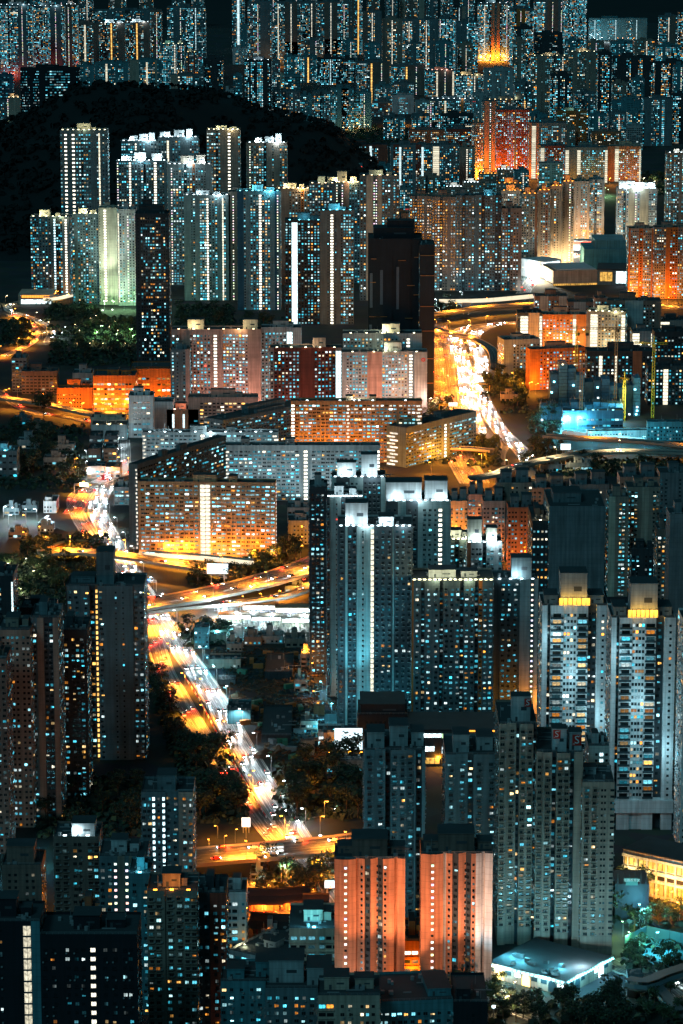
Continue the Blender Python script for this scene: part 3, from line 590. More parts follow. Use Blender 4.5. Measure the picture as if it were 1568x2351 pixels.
for x0, x1 in [(572, 606), (612, 640), (664, 694), (700, 730), (742, 776), (780, 812), (842, 872), (884, 912), (930, 958), (978, 1004), (1012, 1040), (1056, 1090), (1148, 1178), (1184, 1216), (1232, 1258), (1262, 1292), (1300, 1330), (180, 214), (250, 290), (320, 352), (395, 425), (440, 468)]:
    B('faint tower rising to the top edge behind the other far towers', x0, x1, rr.uniform(-22, 2), rr.uniform(58, 76), rr.choice(['w3 g1@2 w2 b1 w2', 'w2 b2 l1 w3', 'b1 w4 s1 w3', 'w2 d1 b1 w2']), rr.choice(['slate', 'teal', 'slate', 'brown']), lit=rr.uniform(.3, .5), warm=.25, grp='faint towers at the top edge', gain=.75)
# middle distance
h1 = 'dark wall blocks with blank panels'
B('dark block with two blank grey panels, left of the back row', 1228, 1302, 680, 748, 'n2 b.4 u4 w3 n2 b.4 u4', 'brown', w2='grey', lit=.4, grp=h1, warm=.2)
B('dark block with small pale panel in the middle of the back row', 1303, 1364, 693, 760, 'w2 u4 w3', 'brown', w2='grey', lit=.42, grp=h1)
B('dark block with tall blank grey panel at the right of the back row', 1364, 1392, 684, 800, 'w3', 'brown', lit=.5, grp=h1)
B('dark block with tall pale panel and white end windows', 1392, 1516, 690, 800, 'w3 u3 w2 b1', 'brown', w2='grey', lit=.48, grp=h1)
h2 = 'housing slabs with cream light panels'
B('slab end with cream lit panel and beige blank wall', 1187, 1244, 718, 800, 'w1 S3 u4 S1', 'dark', w2='beige', lit=.3, grp=h2, name='slab_block', cat='housing slab')
B('orange lit slab with white windows between two cream strips', 1245, 1345, 722, 800, 'r9 S1 u3', 'beige', w2='rust', lit=.6, warm=.2, grp=h2, name='slab_block', cat='housing slab')
B('cream lit slab with a wide cream panel and a lamp lined roof', 1346, 1434, 716, 812, 'u1 S2 w6 S1', 'cream', w2='beige', lit=.45, warm=.2, grp=h2, name='slab_block', cat='housing slab', rot=10, crown=('ye', 6, 4000))
B('dark slab with cream lit panel at the right edge of the middle', 1450, 1500, 760, 850, 'S2 u3 S.8', 'slate', w2='grey', lit=.4, grp=h2, name='slab_block', cat='housing slab')
B('dark slab with sprinkled lights at the right edge of the middle', 1500, 1585, 762, 872, 'w10', 'dark', lit=.45, grp=h2, name='slab_block', cat='housing slab')
B('dark slab with a pale end panel behind, right edge', 1515, 1580, 735, 800, 'S2 u3 S1', 'dark', w2='slate', lit=.3, grp=h2, name='slab_block', cat='housing slab')
B('grey housing slab behind the orange end walled slab', 1156, 1240, 780, 862, 'b2 w6', 'grey', lit=.5, grp=h2, name='slab_block', cat='housing slab', rot=-12)
B('slab with vivid orange end wall beside the building site', 1217, 1345, 802, 896, 'u2 r10', 'tan', w2='rust', lit=.5, warm=.35, grp=h2, name='slab_block', cat='housing slab', rot=-14, L='u1', D=14)
B('dark slab behind the tower cranes with two lit strips', 1346, 1500, 806, 905, 'w4 S1.2 w4 S1 w5 u3 w4', 'dark', lit=.42, grp=h2, name='slab_block', cat='housing slab')
B('dark slab with one white strip, right of the cranes', 1486, 1580, 840, 930, 'w3 S1 w4', 'dark', lit=.5, grp=h2, name='slab_block', cat='housing slab')
# black tower under wraps
h3 = 'pink housing zigzag blocks'
B('pink slab with red panels and lit stair, left of the zigzag blocks', 395, 600, 756, 950, 'w2 u2.2@2 r5@0 u.4 s1.4 b1 W6@4>1 u3', 'pink', w2='pink', lit=.52, warm=.15, grp=h3, name='slab_block', cat='housing slab', nwin=80, D=20, seed=3, pent=[(.18, .3, .18, .5, 8), (.8, .3, .16, .5, 8)], pw='cream', crown=('ww', 6, 7000))
B('grey pink slab with blank corner wall and white stair, behind the red panels', 600, 692, 752, 945, 'w6@1>4 T1.5@3 b2', 'grey', w2='pink', lit=.5, warm=.1, grp=h3, name='slab_block', cat='housing slab', nwin=60, D=20)
B('pink slab with deep red window panels, centre of the zigzag blocks', 620, 784, 798, 985, 'w1 r6@0 u.4 u3@1 r5@1>4 T1.4', 'pink', w2='red', lit=.5, warm=.12, grp=h3, name='slab_block', cat='housing slab', nwin=80, D=20, pent=[(.6, .3, .18, .5, 8)], crown=('ye', 5, 5000))
B('pale slab with yellow balconies peeping behind the emblem wall', 787, 968, 765, 925, 'w8 b1 w8 s1.4 b3', 'grey', w2='pink', lit=.42, warm=.12, grp=h3, name='slab_block', cat='housing slab', D=20, pent=[(.5, .3, .22, .5, 8)], pw='cream', crown=('ye', 5, 8000))
EMB = B('pink slab with red flower emblems on its blank walls', 785, 980, 808, 935, 'b1 W5 u.4 u3@1 W6@1>4 s1.6@4 b3', 'grey', w2='pink', lit=.55, warm=.15, grp=h3, name='slab_block', cat='housing slab', nwin=80, D=20, pent=[(.5, .3, .2, .5, 8)], crown=('ye', 4, 5000))
B('narrow grey tower with a reddish side in front of the pink slabs', 393, 437, 802, 960, 'w3 b1 w1 u1.4', 'slate', w2='pink', lit=.4, warm=.1, nwin=40)
# left low quarter
q1 = 'buildings around the orange car park'
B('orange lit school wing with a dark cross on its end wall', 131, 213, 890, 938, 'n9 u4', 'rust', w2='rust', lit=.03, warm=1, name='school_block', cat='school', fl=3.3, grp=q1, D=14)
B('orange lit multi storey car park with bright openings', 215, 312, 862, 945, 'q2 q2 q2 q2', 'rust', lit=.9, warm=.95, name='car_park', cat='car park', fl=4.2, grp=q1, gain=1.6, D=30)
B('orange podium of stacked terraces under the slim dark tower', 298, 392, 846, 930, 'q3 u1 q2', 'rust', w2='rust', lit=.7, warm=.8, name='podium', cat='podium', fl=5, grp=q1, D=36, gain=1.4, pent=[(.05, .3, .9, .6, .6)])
B('dark grey low school behind the orange wing, tall stair end', 28, 62, 822, 900, 'h3', 'slate', lit=.06, warm=.5, name='school_block', cat='school', grp=q1)
B('dark low school with brown bands left of the orange wing', 50, 132, 852, 905, 'h8', 'brown', lit=.05, warm=.5, name='school_block', cat='school', grp=q1)
B('grey school corner with white end wall above the orange wing', 167, 212, 856, 896, 'b2 h2', 'grey', lit=.1, warm=.5, name='school_block', cat='school', grp=q1)
WB = B('pale blue white building with banded windows near the grey slabs', 296, 352, 908, 1005, 'b1 q4 b.6', 'white', lit=.5, warm=.1, name='office_block', cat='office building', fl=4.4, nwin=20, rot=0, R='b1')
B('pale sloping hall beside the blue white building', 352, 398, 922, 985, 'b1', 'white', name='hall', cat='hall', pent=[])
B('pink terrace building with two white light bars', 383, 456, 940, 985, 'b2 T.8 b3 T.8 b3 h2', 'salmon', lit=.1, name='school_block', cat='school', fl=12, crown=('pk', 2, 1500))
B('pinkish school with a glazed roof terrace behind the dark roof slab', 432, 592, 912, 985, 'u2 h10', 'pink', w2='pink', lit=.35, warm=.7, name='school_block', cat='school', D=18)
B('low white hall with dark pitched roof among the orange light', 208, 286, 958, 985, 'b1', 'cream', name='hall', cat='hall', pent=[(.1, .2, .8, .6, 2.5)])
B('low workshop with three bright roof lamps below the hall', 210, 292, 975, 1010, 'b1', 'grey', name='hall', cat='hall', crown=('ww', 3, 2500), pent=[])
for i, (x0, x1, yt, yb) in enumerate([(206, 233, 1000, 1035), (240, 270, 1000, 1035), (203, 232, 1030, 1062), (239, 268, 1030, 1065), (200, 240, 1070, 1098), (241, 276, 1072, 1098)]):
    B('old low shop house with dark roof between the two bright market lanes', x0, x1, yt, yb, 'q3', 'dark' if i < 4 else 'tan', lit=.6, warm=.25, name='shop_house', cat='shop house', grp='old shop houses by the market', fl=3.2, pent=[])
B('blue grey building with cyan lamp on its roof at the left edge', -14, 40, 1035, 1100, 'b1 q2 b.5 q2', 'slate', lit=.2, warm=0, name='office_block', cat='office building', crown=('cy', 1, 2500), fl=5)
B('white house with small tower at the edge of the dark wood', 100, 130, 1150, 1178, 'n2 b1', 'white', lit=.1, name='house', cat='house', pent=[(.1, .2, .5, .5, 3)], crown=None)
B('small grey block beside the market road, lit windows', 262, 298, 1118, 1160, 'h3', 'grey', lit=.5, warm=.1, name='office_block', cat='office building')
# long housing slabs
s1 = 'long corridor housing slabs'
SL = dict(name='slab_block', cat='housing slab', grp=s1, fl=2.7, D=13, R='b1', nwin=90, warm=.12)
SLg = 'z1 b.3 h9 b.3 s1.6 b.3 h9 z.9'
B('grey slab with a row of white roof lamps, first behind', 328, 640, 992, 1120, 'z1 h13 b.5 s1.8 b.5 h12 b.4 h4 z1.6', 'grey', lit=.46, flood=[(.3, .8, 30, 'wh', 34000, 100), (.75, .8, 30, 'wh', 34000, 100)], crown=('wh', 9, 9000), pent=[(.35, .2, .12, .6, 5), (.62, .2, .06, .6, 4)], **SL)
B('blue grey slab with dark flat roof, behind the orange slab', 511, 872, 1022, 1150, 'z1.4 h14 b.4 s1.5 b.4 h13 s.6', 'grey', lit=.5, flood=[(.2, .8, 28, 'wh', 22000, 110), (.55, .8, 28, 'wh', 22000, 110), (.85, .8, 28, 'wh', 18000, 110)], pent=[(.12, .2, .05, .6, 5), (.4, .2, .06, .6, 5)], **SL)
B('orange lit slab under two white roof lamps, beside the pink blocks', 668, 968, 920, 1062, 's1 h12 z.8 h11 b.5 h4 z1.4', 'ochre', lit=.52, crown=('wh', 4, 9000), pent=[(.42, .2, .05, .6, 4), (.6, .2, .05, .6, 4)], **SL)
B('turned slab with stepped white landings on its narrow end', 888, 932, 982, 1074, 'z2.4 u1.6', 'slate', w2='slate', lit=.3, name='slab_block', cat='housing slab', grp=s1, fl=2.7, D=92, rot=38, R='h9 s2 h7', nwin=60, warm=.15, pent=[(.2, .35, .4, .08, 4), (.2, .6, .4, .1, 4)])
B('turned slab end with grey panels left of the large orange slab', 297, 318, 1066, 1262, 'u3 z1', 'slate', w2='slate', lit=.3, name='slab_block', cat='housing slab', grp=s1, fl=2.7, D=120, rot=28, R='h20', nwin=20, warm=.1, pent=[(.2, .3, .5, .06, 4), (.2, .5, .5, .08, 4)])
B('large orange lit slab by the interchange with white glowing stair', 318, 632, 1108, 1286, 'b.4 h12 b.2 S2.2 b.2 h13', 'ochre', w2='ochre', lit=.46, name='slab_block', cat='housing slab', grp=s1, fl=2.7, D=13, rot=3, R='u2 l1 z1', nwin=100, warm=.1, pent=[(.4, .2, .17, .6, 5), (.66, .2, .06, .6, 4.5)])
B('dark roofed turned slab with orange windows behind the grey slab lamps', 468, 512, 965, 1050, 'h2', 'slate', lit=.3, name='slab_block', cat='housing slab', grp=s1, fl=2.7, D=110, rot=40, R='h14', warm=.25)
B('low grey block with lit windows beside the large orange slab', 660, 712, 1165, 1200, 'q3', 'pale', lit=.35, warm=.1, name='office_block', cat='office building')
B('low pale block with dark sloping roof at the foot of the bright towers', 662, 714, 1195, 1250, 'b1 n4', 'pale', lit=.12, name='office_block', cat='office building')
# bright cyan estate in the middle
e1 = 'cyan lit estate in the middle'
E = dict(grp=e1, warm=.1, fl=2.9, pw='pale')
B('dark narrow tower at the left end of the cyan lit estate', 711, 752, 1118, 1545, 'b.4 W4 b.8', 'dark', lit=.5, nwin=60, **E)
B('pale tower with dark ribs behind the tallest cyan lit tower', 751, 832, 1140, 1600, 'k1 b2@1 d1.2 b1 k3@2 k3 b2', 'sage', lit=.12, crown=('wh', 9, 4560), **E)
B('tallest grey tower with a long white stair, middle of the cyan estate', 776, 945, 1208, 1665, 'k2 b.6 k2.5@1 b1 d1.4 b1.4@.4 S.9@.4 k5 b.5@.6 k5', 'sage', w2='cream', lit=.14, crown=('wh', 12, 9880), nwin=40, D=30, pent=[(.1, .1, .3, .4, 13), (.55, .15, .2, .4, 5)], flood=[(.2, .75, 30, 'cy', 160000, 55), (.8, .75, 30, 'cy', 160000, 55), (.5, .3, 26, 'cy', 20000, 90)], **E)
B('grey floodlit tower with green striped roof rooms, back of the cyan estate', 885, 1032, 1150, 1560, 'k3 b2@1 k3 b1 w4 s1.2 b1 b1', 'sage', w2='olive', lit=.12, crown=('wh', 9, 9880), D=30, pent=[(.0, .1, .55, .5, 11), (.6, .1, .35, .5, 12)], **E)
B('pale tower with roof lamps beside the turned slab, back of the cyan estate', 762, 884, 1095, 1420, 'b1 k3@1 w2 b1 k4@2 b1', 'sage', lit=.2, crown=('wh', 8, 7600), pent=[(.1, .2, .35, .4, 9), (.55, .2, .3, .5, 14)], **E)
B('orange trimmed tower with ring of yellow roof lamps, cyan estate', 1002, 1088, 1238, 1500, 'W4 g1@2 W2 o1 u.6', 'slate', w2='rust', lit=.45, crown=('ye', 8, 9000), **E)
B('tower with yellow lit roof wall and white crown, right back of the cyan estate', 1070, 1150, 1245, 1520, 'u1 W3 g1@2 w2 b1 w1', 'pale', w2='brick', lit=.35, crown=('wh', 7, 9880), grp=e1, warm=.1, fl=2.9, pw='cream', pent=[(.02, .1, .4, .4, 14), (.55, .1, .3, .4, 9)])
B('broad tower with a dense grid of cyan windows and glowing lamp crown', 944, 1130, 1332, 1680, 'u.5 W2 g1@1.5 W2 w2 g1@2 W3 w1.5 g1@1.5 W3 g1@2 r1 W3', 'slate', w2='rust', lit=.5, crown=('ye', 16, 11000), nwin=100, D=30, **E)
TXT = B('tower with an orange side wall and dark upright lettering', 1131, 1232, 1330, 1640, 'b1.6@2 W3@1 w2@1 u2.6 l1 R1', 'slate', w2='pale', lit=.45, crown=('wh', 4, 4560), nwin=60, R='o1', grp=e1, warm=.1, fl=2.9, pent=[(.4, .2, .45, .5, 12)], pw='slate')
# the blank slabs and brown towers right of the estate
m1 = 'beige mid rise towers behind the estate'
for i, (x0, x1, yt, yb, pat, wl) in enumerate([(1032, 1075, 1150, 1250, 'W2 w2', 'beige'), (1075, 1112, 1135, 1260, 'w2 b.5 w2', 'pink'), (1108, 1158, 1150, 1290, 'n2 b.5 W2 n2', 'pink'), (1140, 1220, 1108, 1280, 'w2 b1 n2 b1 w2', 'tan'),
                                               (1165, 1225, 1165, 1310, 'n2 b.5 n3', 'brick'), (1220, 1300, 1120, 1240, 'w2 b1 w3 b1', 'tan'), (1310, 1396, 1112, 1260, 'w2 b2 w2 b1', 'slate'), (1420, 1510, 1095, 1260, 'w2 b1 W2 b1 w2', 'tan')]):
    B(['beige mid rise behind the orange trimmed tower', 'pinkish mid rise with pale window frames left of the brick one', 'pink mid rise with bright windows above the white crown', 'tan block with dark roof sheds below the curving flyover', 'brick orange mid rise beside the dark office end wall', 'tan block behind the large blank grey wall', 'dark grey block with square roof rooms below the flyover', 'tan block with lit window column below the flyover, right'][i],
      x0, x1, yt, yb, pat, wl, lit=.3, warm=.35, grp=m1, fl=2.9, pent=[(.12, .25, .3, .5, 7), (.55, .3, .35, .45, 8)], pw='slate')
OFF = B('dark office tower end with rows of small downlights', 1220, 1257, 1195, 1370, 'n4', 'dark', lit=.8, warm=.5, name='office_block', cat='office building', D=50, fl=5, crown=('ww', 1, 2500))
B('huge blank grey wall of a warehouse block', 1258, 1386, 1162, 1372, 'b1', 'slate', name='warehouse', cat='warehouse', R='b1', D=55, pent=[(.1, .3, .5, .4, 6)])
B('tan tower with white bright window column between blank blocks', 1394, 1440, 1140, 1370, 'u2 b1 W2 b1', 'tan', w2='cream', lit=.6, warm=.2, grp=m1)
B('tan tower with curved balconies behind the dark cube office', 1436, 1510, 1118, 1360, 'W3 b1 u2 b1 w2', 'tan', w2='beige', lit=.55, warm=.2, grp=m1)
B('dark cube office with one row of lit side windows', 1448, 1506, 1260, 1372, 'W2 b1 n2 b1', 'dark', lit=.35, warm=.0, name='office_block', cat='office building')
B('tower with orange lamps on its edge near the right border', 1506, 1532, 1215, 1400, 'W2 o.6', 'brown', lit=.5, warm=.5, grp=m1)
B('tall blank dark wall at the right border', 1530, 1585, 1180, 1560, 'b1', 'slate', name='warehouse', cat='warehouse', L='b1')
B('dark mid rise below the flyover, touching the right border', 1512, 1585, 1085, 1215, 'w2 b2 w2 b1', 'slate', lit=.2, grp=m1)
# luxury pair
l1 = 'luxury towers with balconies'
LX = dict(grp=l1, fl=3.3, w2='glass', warm=.55, pw='grey', D=30)
LXP = 'q1.4 g.6@2 c3 e1.8@1 e1.8@1 c3 g1@3 b.5 n1 b.5'
B('luxury tower with white balconies and amber lit roof, left of two', 1240, 1390, 1390, 1790, 'b1.2 g.7@3 c3 e1.5@.8 e1.5@.8 c2.6 g2@4 b.8 n1.2 b.6', 'white', lit=.36, gain=1.3, crown=None, nwin=70, pent=[(.28, .12, .4, .5, 17), (.05, .3, .2, .5, 4), (.72, .3, .22, .5, 4)], **LX)
B('luxury tower with white balconies and amber lit roof, right of two', 1396, 1541, 1418, 1905, 'b1.2 g.7@3 c3 e1.5@.8 e1.5@.8 c2.6 g2@4 b.8 n1.2 b.6', 'white', lit=.36, gain=1.3, crown=None, nwin=90, base=16, pent=[(.3, .12, .42, .5, 17), (.05, .3, .2, .5, 4), (.74, .3, .22, .5, 4)], **LX)
LUX = BLD[-2:]
B('beige balcony block in shadow between luxury tower and right border', 1536, 1590, 1560, 1760, 'w2 b1 w2', 'beige', lit=.25, warm=.3, fl=2.9)
B('white luxury tower cut off by the right border', 1560, 1640, 1430, 1960, 'n1 c3 e1', 'white', lit=.3, nwin=20, **LX)
# near towers
n1 = 'stepped grey tower with bay windows'
BAY = dict(grp=n1, fl=2.85, warm=.3, pw='pale', base=8)
SA = B('stepped grey tower with bay windows, highest left wing', 1141, 1226, 1662, 2170, 'm2 b.3 m3@1.5 g1@4 m2 b.2 m2 g1@3', 'tan', lit=.2, nwin=100, D=40, pent=[(.35, .2, .5, .2, 11)], **BAY)
SB = B('stepped grey tower with bay windows, middle wing beside the sign wall', 1226, 1332, 1726, 2180, 'm1.5 m2@-1 g1@3 m3@-2 g1@2 b2', 'tan', lit=.2, nwin=100, D=40, pent=[(.35, .1, .3, .2, 10), (.72, .15, .26, .2, 8)], **BAY)
SCc = B('stepped grey tower with bay windows, lowest right wing', 1331, 1404, 1795, 2192, 'm2 m1.6 b.5 D1.6 b.7 D1', 'tan', lit=.18, nwin=70, D=30, pent=[(.0, .5, .5, .2, 3)], **BAY)
B('pale stair wing with white windows behind the lowest right wing', 1345, 1392, 1712, 2100, 'u1 n1 t1 n1', 'pale', lit=.3, w2='pale', grp=n1, fl=2.85, nwin=20)
n2 = 'dark bay window towers behind the orange pair'
B('dark bay window tower behind the left orange tower', 836, 974, 1722, 2140, 'm2 m2@1 g1@4 m3 m1.5@1 b.3 g1.2@3 b.6', 'slate', lit=.24, warm=.15, grp=n2, fl=2.85, nwin=100, D=34, pw='grey', pent=[(.05, .2, .28, .4, 7), (.42, .3, .3, .4, 9), (.78, .3, .2, .4, 6)])
B('dark bay window tower behind the right orange tower', 1020, 1142, 1732, 2110, 'm2 m2@1 g1@4 m2 b.4 m1.5 b.6', 'slate', lit=.24, warm=.25, grp=n2, fl=2.85, nwin=80, D=34, pw='grey', pent=[(.15, .2, .3, .4, 8), (.6, .3, .3, .4, 6)])
# the orange pair
o1 = 'orange tower pair'
OP = dict(lit=.24, warm=.35, grp=o1, fl=2.8, D=22, R='b1', L='u1', w2='salmon', nwin=90, gain=1.2)
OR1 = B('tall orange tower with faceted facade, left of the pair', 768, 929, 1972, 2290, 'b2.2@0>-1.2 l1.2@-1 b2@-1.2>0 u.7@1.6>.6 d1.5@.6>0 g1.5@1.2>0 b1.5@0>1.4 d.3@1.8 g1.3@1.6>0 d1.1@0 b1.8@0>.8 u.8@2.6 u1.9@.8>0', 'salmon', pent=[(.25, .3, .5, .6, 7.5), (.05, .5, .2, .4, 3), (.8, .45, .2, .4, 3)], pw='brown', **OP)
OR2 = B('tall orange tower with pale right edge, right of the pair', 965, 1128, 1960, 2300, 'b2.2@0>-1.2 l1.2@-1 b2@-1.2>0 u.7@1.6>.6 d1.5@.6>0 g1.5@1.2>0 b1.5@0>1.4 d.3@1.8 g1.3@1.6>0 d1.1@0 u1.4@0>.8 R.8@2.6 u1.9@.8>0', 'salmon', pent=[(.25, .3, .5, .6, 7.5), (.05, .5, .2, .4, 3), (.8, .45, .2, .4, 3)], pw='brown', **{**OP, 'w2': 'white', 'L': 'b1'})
# left dark towers
d1 = 'dark towers on the left'
DK = dict(grp=d1, fl=2.8, warm=.25)
B('dark tower with a plain grey wall of small holes above the expressway', 158, 335, 1345, 1745, 'w2.5@1 b.6 W1.2 g1@3 o.5@3 W1.3 b1.2 D3 b1 W2@1.5', 'slate', lit=.33, nwin=100, D=30, pent=[(.38, .3, .22, .5, 17), (.05, .4, .3, .4, 3)], **DK)
B('brown tower with dark balcony column, beside the plain grey wall', 78, 142, 1418, 1880, 'w1.5@1 u1.4 k2@1 u1.2', 'slate', w2='tan', lit=.26, nwin=60, D=30, **DK)
B('dark brown tower with many small windows, second from left', 2, 78, 1446, 1900, 'n5 b.4 n2', 'tan', lit=.25, nwin=80, D=30, **DK)
B('dark tower with sparse bright windows between brown and grey', 143, 205, 1446, 1830, 'W2 b.6 W3 b.5', 'dark', lit=.3, nwin=60, D=28, **DK)
B('near black tower top with yellow lit slit at the left border', -20, 36, 1322, 1640, 'w3 b2 T.4', 'dark', lit=.22, nwin=20, D=28, **DK)
B('near black narrow tower at the left border below the first', -30, 24, 1512, 1960, 'w4', 'brown', lit=.18, nwin=20, D=26, **DK)
B('black block peeping behind the brown tower, no lights', 50, 130, 1395, 1600, 'b1', 'black', **DK)
d2 = 'near dark blocks at lower left'
DN = dict(grp=d2, fl=2.9, warm=.3)
B('mid rise with rosy right side above the woods', 328, 446, 1818, 2110, 'w1.6 t.5 d1 t.5 w2@1.5 u.4 r1.8@-.4', 'slate', w2='pink', lit=.42, nwin=70, D=24, pent=[(.3, .2, .35, .5, 7)], **DN)
B('dim mid rise with white lit roof room, left of the pale parapet', 128, 232, 1920, 2210, 'm2 b.4 W1.4 b.5 m1.6', 'brown', lit=.26, nwin=60, D=22, pent=[(.4, .1, .5, .5, 6)], crown=('wh', 2, 2500), pw='pale', **DN)
B('pale roofed block with two columns of white slits', 232, 340, 1965, 2260, 'w2 l.6 u1 l.6 u.5 W2', 'slate', w2='tan', lit=.38, nwin=60, D=24, pw='pale', **DN)
B('teal grey slim block with cyan roof lamp left of the brown banded tower', 300, 350, 2005, 2330, 'w2 b.4 w2', 'teal', lit=.3, nwin=30, D=22, crown=('cy', 1, 1500), **DN)
B('brown banded tower with warm roof lamps at lower left', 342, 455, 2045, 2420, 'm1.6 b.3 m2@.8 m1.4', 'tan', lit=.28, nwin=80, D=24, crown=('na', 3, 2200), **DN)
B('dark tower with rust red right half at lower left', 453, 522, 2050, 2385, 'W2 u.4 r2', 'dark', w2='red', lit=.42, nwin=60, D=24, **DN)
B('white mid rise with yellow lights at its foot', 519, 566, 2048, 2180, 'q2 b.4 n1', 'pale', lit=.3, nwin=20, D=20, grp=d2, fl=3.2, warm=.3)
B('low reddish block in the lower left corner of the woods', 8, 98, 1985, 2160, 'b.5 n1.5 b.6 n1.5 b.6', 'brown', lit=.25, nwin=10, D=22, pent=[(.1, .2, .7, .5, 8)], **DN)
B('small orange red roof house wedged between the lower left towers', 182, 236, 2100, 2260, 'b1 n1 u1', 'brick', w2='rust', lit=.2, **DN)
FR = dict(grp='black foreground blocks', fl=3.6, warm=.15)
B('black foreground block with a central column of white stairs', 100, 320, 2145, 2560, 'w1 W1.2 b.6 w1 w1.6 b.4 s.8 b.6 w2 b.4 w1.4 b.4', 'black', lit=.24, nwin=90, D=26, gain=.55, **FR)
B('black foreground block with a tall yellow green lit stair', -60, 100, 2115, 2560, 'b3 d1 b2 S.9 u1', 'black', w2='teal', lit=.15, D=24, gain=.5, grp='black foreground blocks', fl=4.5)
f2 = 'low foreground blocks at the bottom'
B('teal low block with dark roof terrace at the bottom, left of centre', 508, 640, 2252, 2420, 'W2 b.3 W1.4 b.3 W2 b.3 W2', 'teal', lit=.32, nwin=40, D=26, grp=f2, fl=3.2, rot=0, pent=[(.1, .2, .3, .4, 4), (.6, .3, .25, .4, 6)])
B('grey roof block with square roof rooms at the bottom centre', 610, 768, 2268, 2440, 'W3 b.4 W3 b.4 W2', 'slate', lit=.3, nwin=40, D=30, grp=f2, fl=3.2, pent=[(.05, .3, .5, .5, 9), (.6, .2, .35, .5, 7)], pw='grey')
B('cream low block with yellow windows at the bottom centre', 730, 872, 2285, 2470, 'q2 b.4 W2 b.6 n2 b.5', 'beige', lit=.3, warm=.7, nwin=30, D=26, grp=f2, fl=3.4, pent=[(.1, .35, .4, .4, 5), (.6, .4, .3, .3, 4)])
B('long teal school block with a lamp strip on its roof', 864, 1040, 2300, 2430, 'W8 b.3 W1', 'teal', lit=.4, warm=.15, nwin=60, D=34, grp=f2, fl=3.3, name='school_block', cat='school', pent=[(.7, .2, .3, .6, 3)], rot=-6)
B('black roofed low hall at the bottom right of centre', 1040, 1118, 2300, 2430, 'b3 n1 b2', 'black', lit=.2, D=34, grp=f2, name='hall', cat='hall', pent=[(.1, .1, .4, .4, 5)])
B('long low depot with a white edge light behind the orange pair', 521, 628, 2203, 2226, 'q9', 'pale', w2='pale', lit=.9, warm=.0, D=46, rot=33, R='b3 n1 b2', name='depot', cat='depot', fl=3, nwin=20, pent=[(.4, .3, .25, .15, 3)])
B('cream school with large windows left of the orange pair', 664, 778, 2131, 2205, 'q4 b.4 q3', 'cream', lit=.4, warm=.2, D=34, name='school_block', cat='school', fl=4.0, crown=('cy', 1, 5000), nwin=10)
B('orange lit annex between the two orange towers', 926, 970, 2160, 2260, 'q2 b.5', 'rust', lit=.4, warm=.9, D=30, name='annex', cat='annex', fl=4)
# ------------------------------------------------------------------ ground, hill, ridge
def ground_mat():
    m, t, n, b = newmat('ground_mix'); L = t.links.new; b.inputs['Roughness'].default_value = .9
    tc = n.new('ShaderNodeTexCoord')
    a = n.new('ShaderNodeTexNoise'); a.inputs['Scale'].default_value = .02; a.inputs['Detail'].default_value = 8
    v = n.new('ShaderNodeTexVoronoi'); v.inputs['Scale'].default_value = .06
    L(tc.outputs['Object'], a.inputs['Vector']); L(tc.outputs['Object'], v.inputs['Vector'])
    cr = n.new('ShaderNodeValToRGB'); e = cr.color_ramp.elements
    e[0].position = .35; e[0].color = (.010, .018, .014, 1); e[1].position = .62; e[1].color = (.034, .036, .035, 1)
    L(a.outputs[0], cr.inputs[0])
    mx = n.new('ShaderNodeMix'); mx.data_type = 'RGBA'; mx.blend_type = 'MULTIPLY'; mx.inputs[0].default_value = .5
    L(cr.outputs[0], mx.inputs[6]); L(v.outputs['Color'], mx.inputs[7]); L(mx.outputs[2], b.inputs['Base Color'])
    return m
gm = MB(); gm.poly([(-6000, 200, 0), (6000, 200, 0), (6000, 16000, 0), (-6000, 16000, 0)], ground_mat()); gm.build('ground', kind='structure')
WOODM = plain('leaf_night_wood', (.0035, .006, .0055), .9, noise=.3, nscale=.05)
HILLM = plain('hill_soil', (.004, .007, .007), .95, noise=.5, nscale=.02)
LEAFD = plain('leaf_dark', (.022, .04, .026), .8, noise=.6, nscale=.4)
LEAFM = plain('leaf_mid', (.05, .085, .035), .8, noise=.6, nscale=.4)
LEAFY = plain('leaf_yellowish', (.095, .10, .03), .8, noise=.5, nscale=.4)
BARK = plain('bark', (.09, .065, .045), .9)
from mathutils import noise as mnoise
crest = [(-400, 290), (-60, 292), (20, 288), (90, 268), (140, 240), (185, 212), (240, 206), (330, 204), (400, 203), (470, 215), (560, 243), (680, 266), (770, 288), (810, 312), (850, 350), (900, 400), (1010, 420)]
def interp(tab, x):
    for (a, b), (c, d) in zip(tab, tab[1:]):
        if a <= x <= c: return b + (d - b) * (x - a) / (c - a)
    return tab[0][1] if x < tab[0][0] else tab[-1][1]
YC, YF, YB = 4250.0, 3620.0, 4700.0
def hill_z(wx, wy):
    ux = CX + wx / wy * F * 0.995
    c = max(0, ztop(ux, interp(crest, ux), YC))
    edge = min(1, max(0, (900 - ux) / 160))
    yf = YF + max(0, (ux - 120)) * .35
    t = (wy - yf) / (YC - yf) if wy < YC else 1 - (wy - YC) / (YB - YC)
    t = max(0, min(1, t)); p = t * t * (3 - 2 * t)
    n = mnoise.noise(Vector((wx * .01, wy * .01, 3))) * 14 * p
    return c * p * edge ** .3 + n - .5
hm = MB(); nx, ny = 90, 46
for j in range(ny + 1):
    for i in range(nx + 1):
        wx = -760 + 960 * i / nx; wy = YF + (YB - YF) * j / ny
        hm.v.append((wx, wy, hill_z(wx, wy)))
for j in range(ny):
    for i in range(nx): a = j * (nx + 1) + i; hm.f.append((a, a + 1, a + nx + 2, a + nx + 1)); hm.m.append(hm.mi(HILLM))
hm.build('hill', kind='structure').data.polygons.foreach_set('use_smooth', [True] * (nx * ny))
wd = MB(); r = random.Random(5)
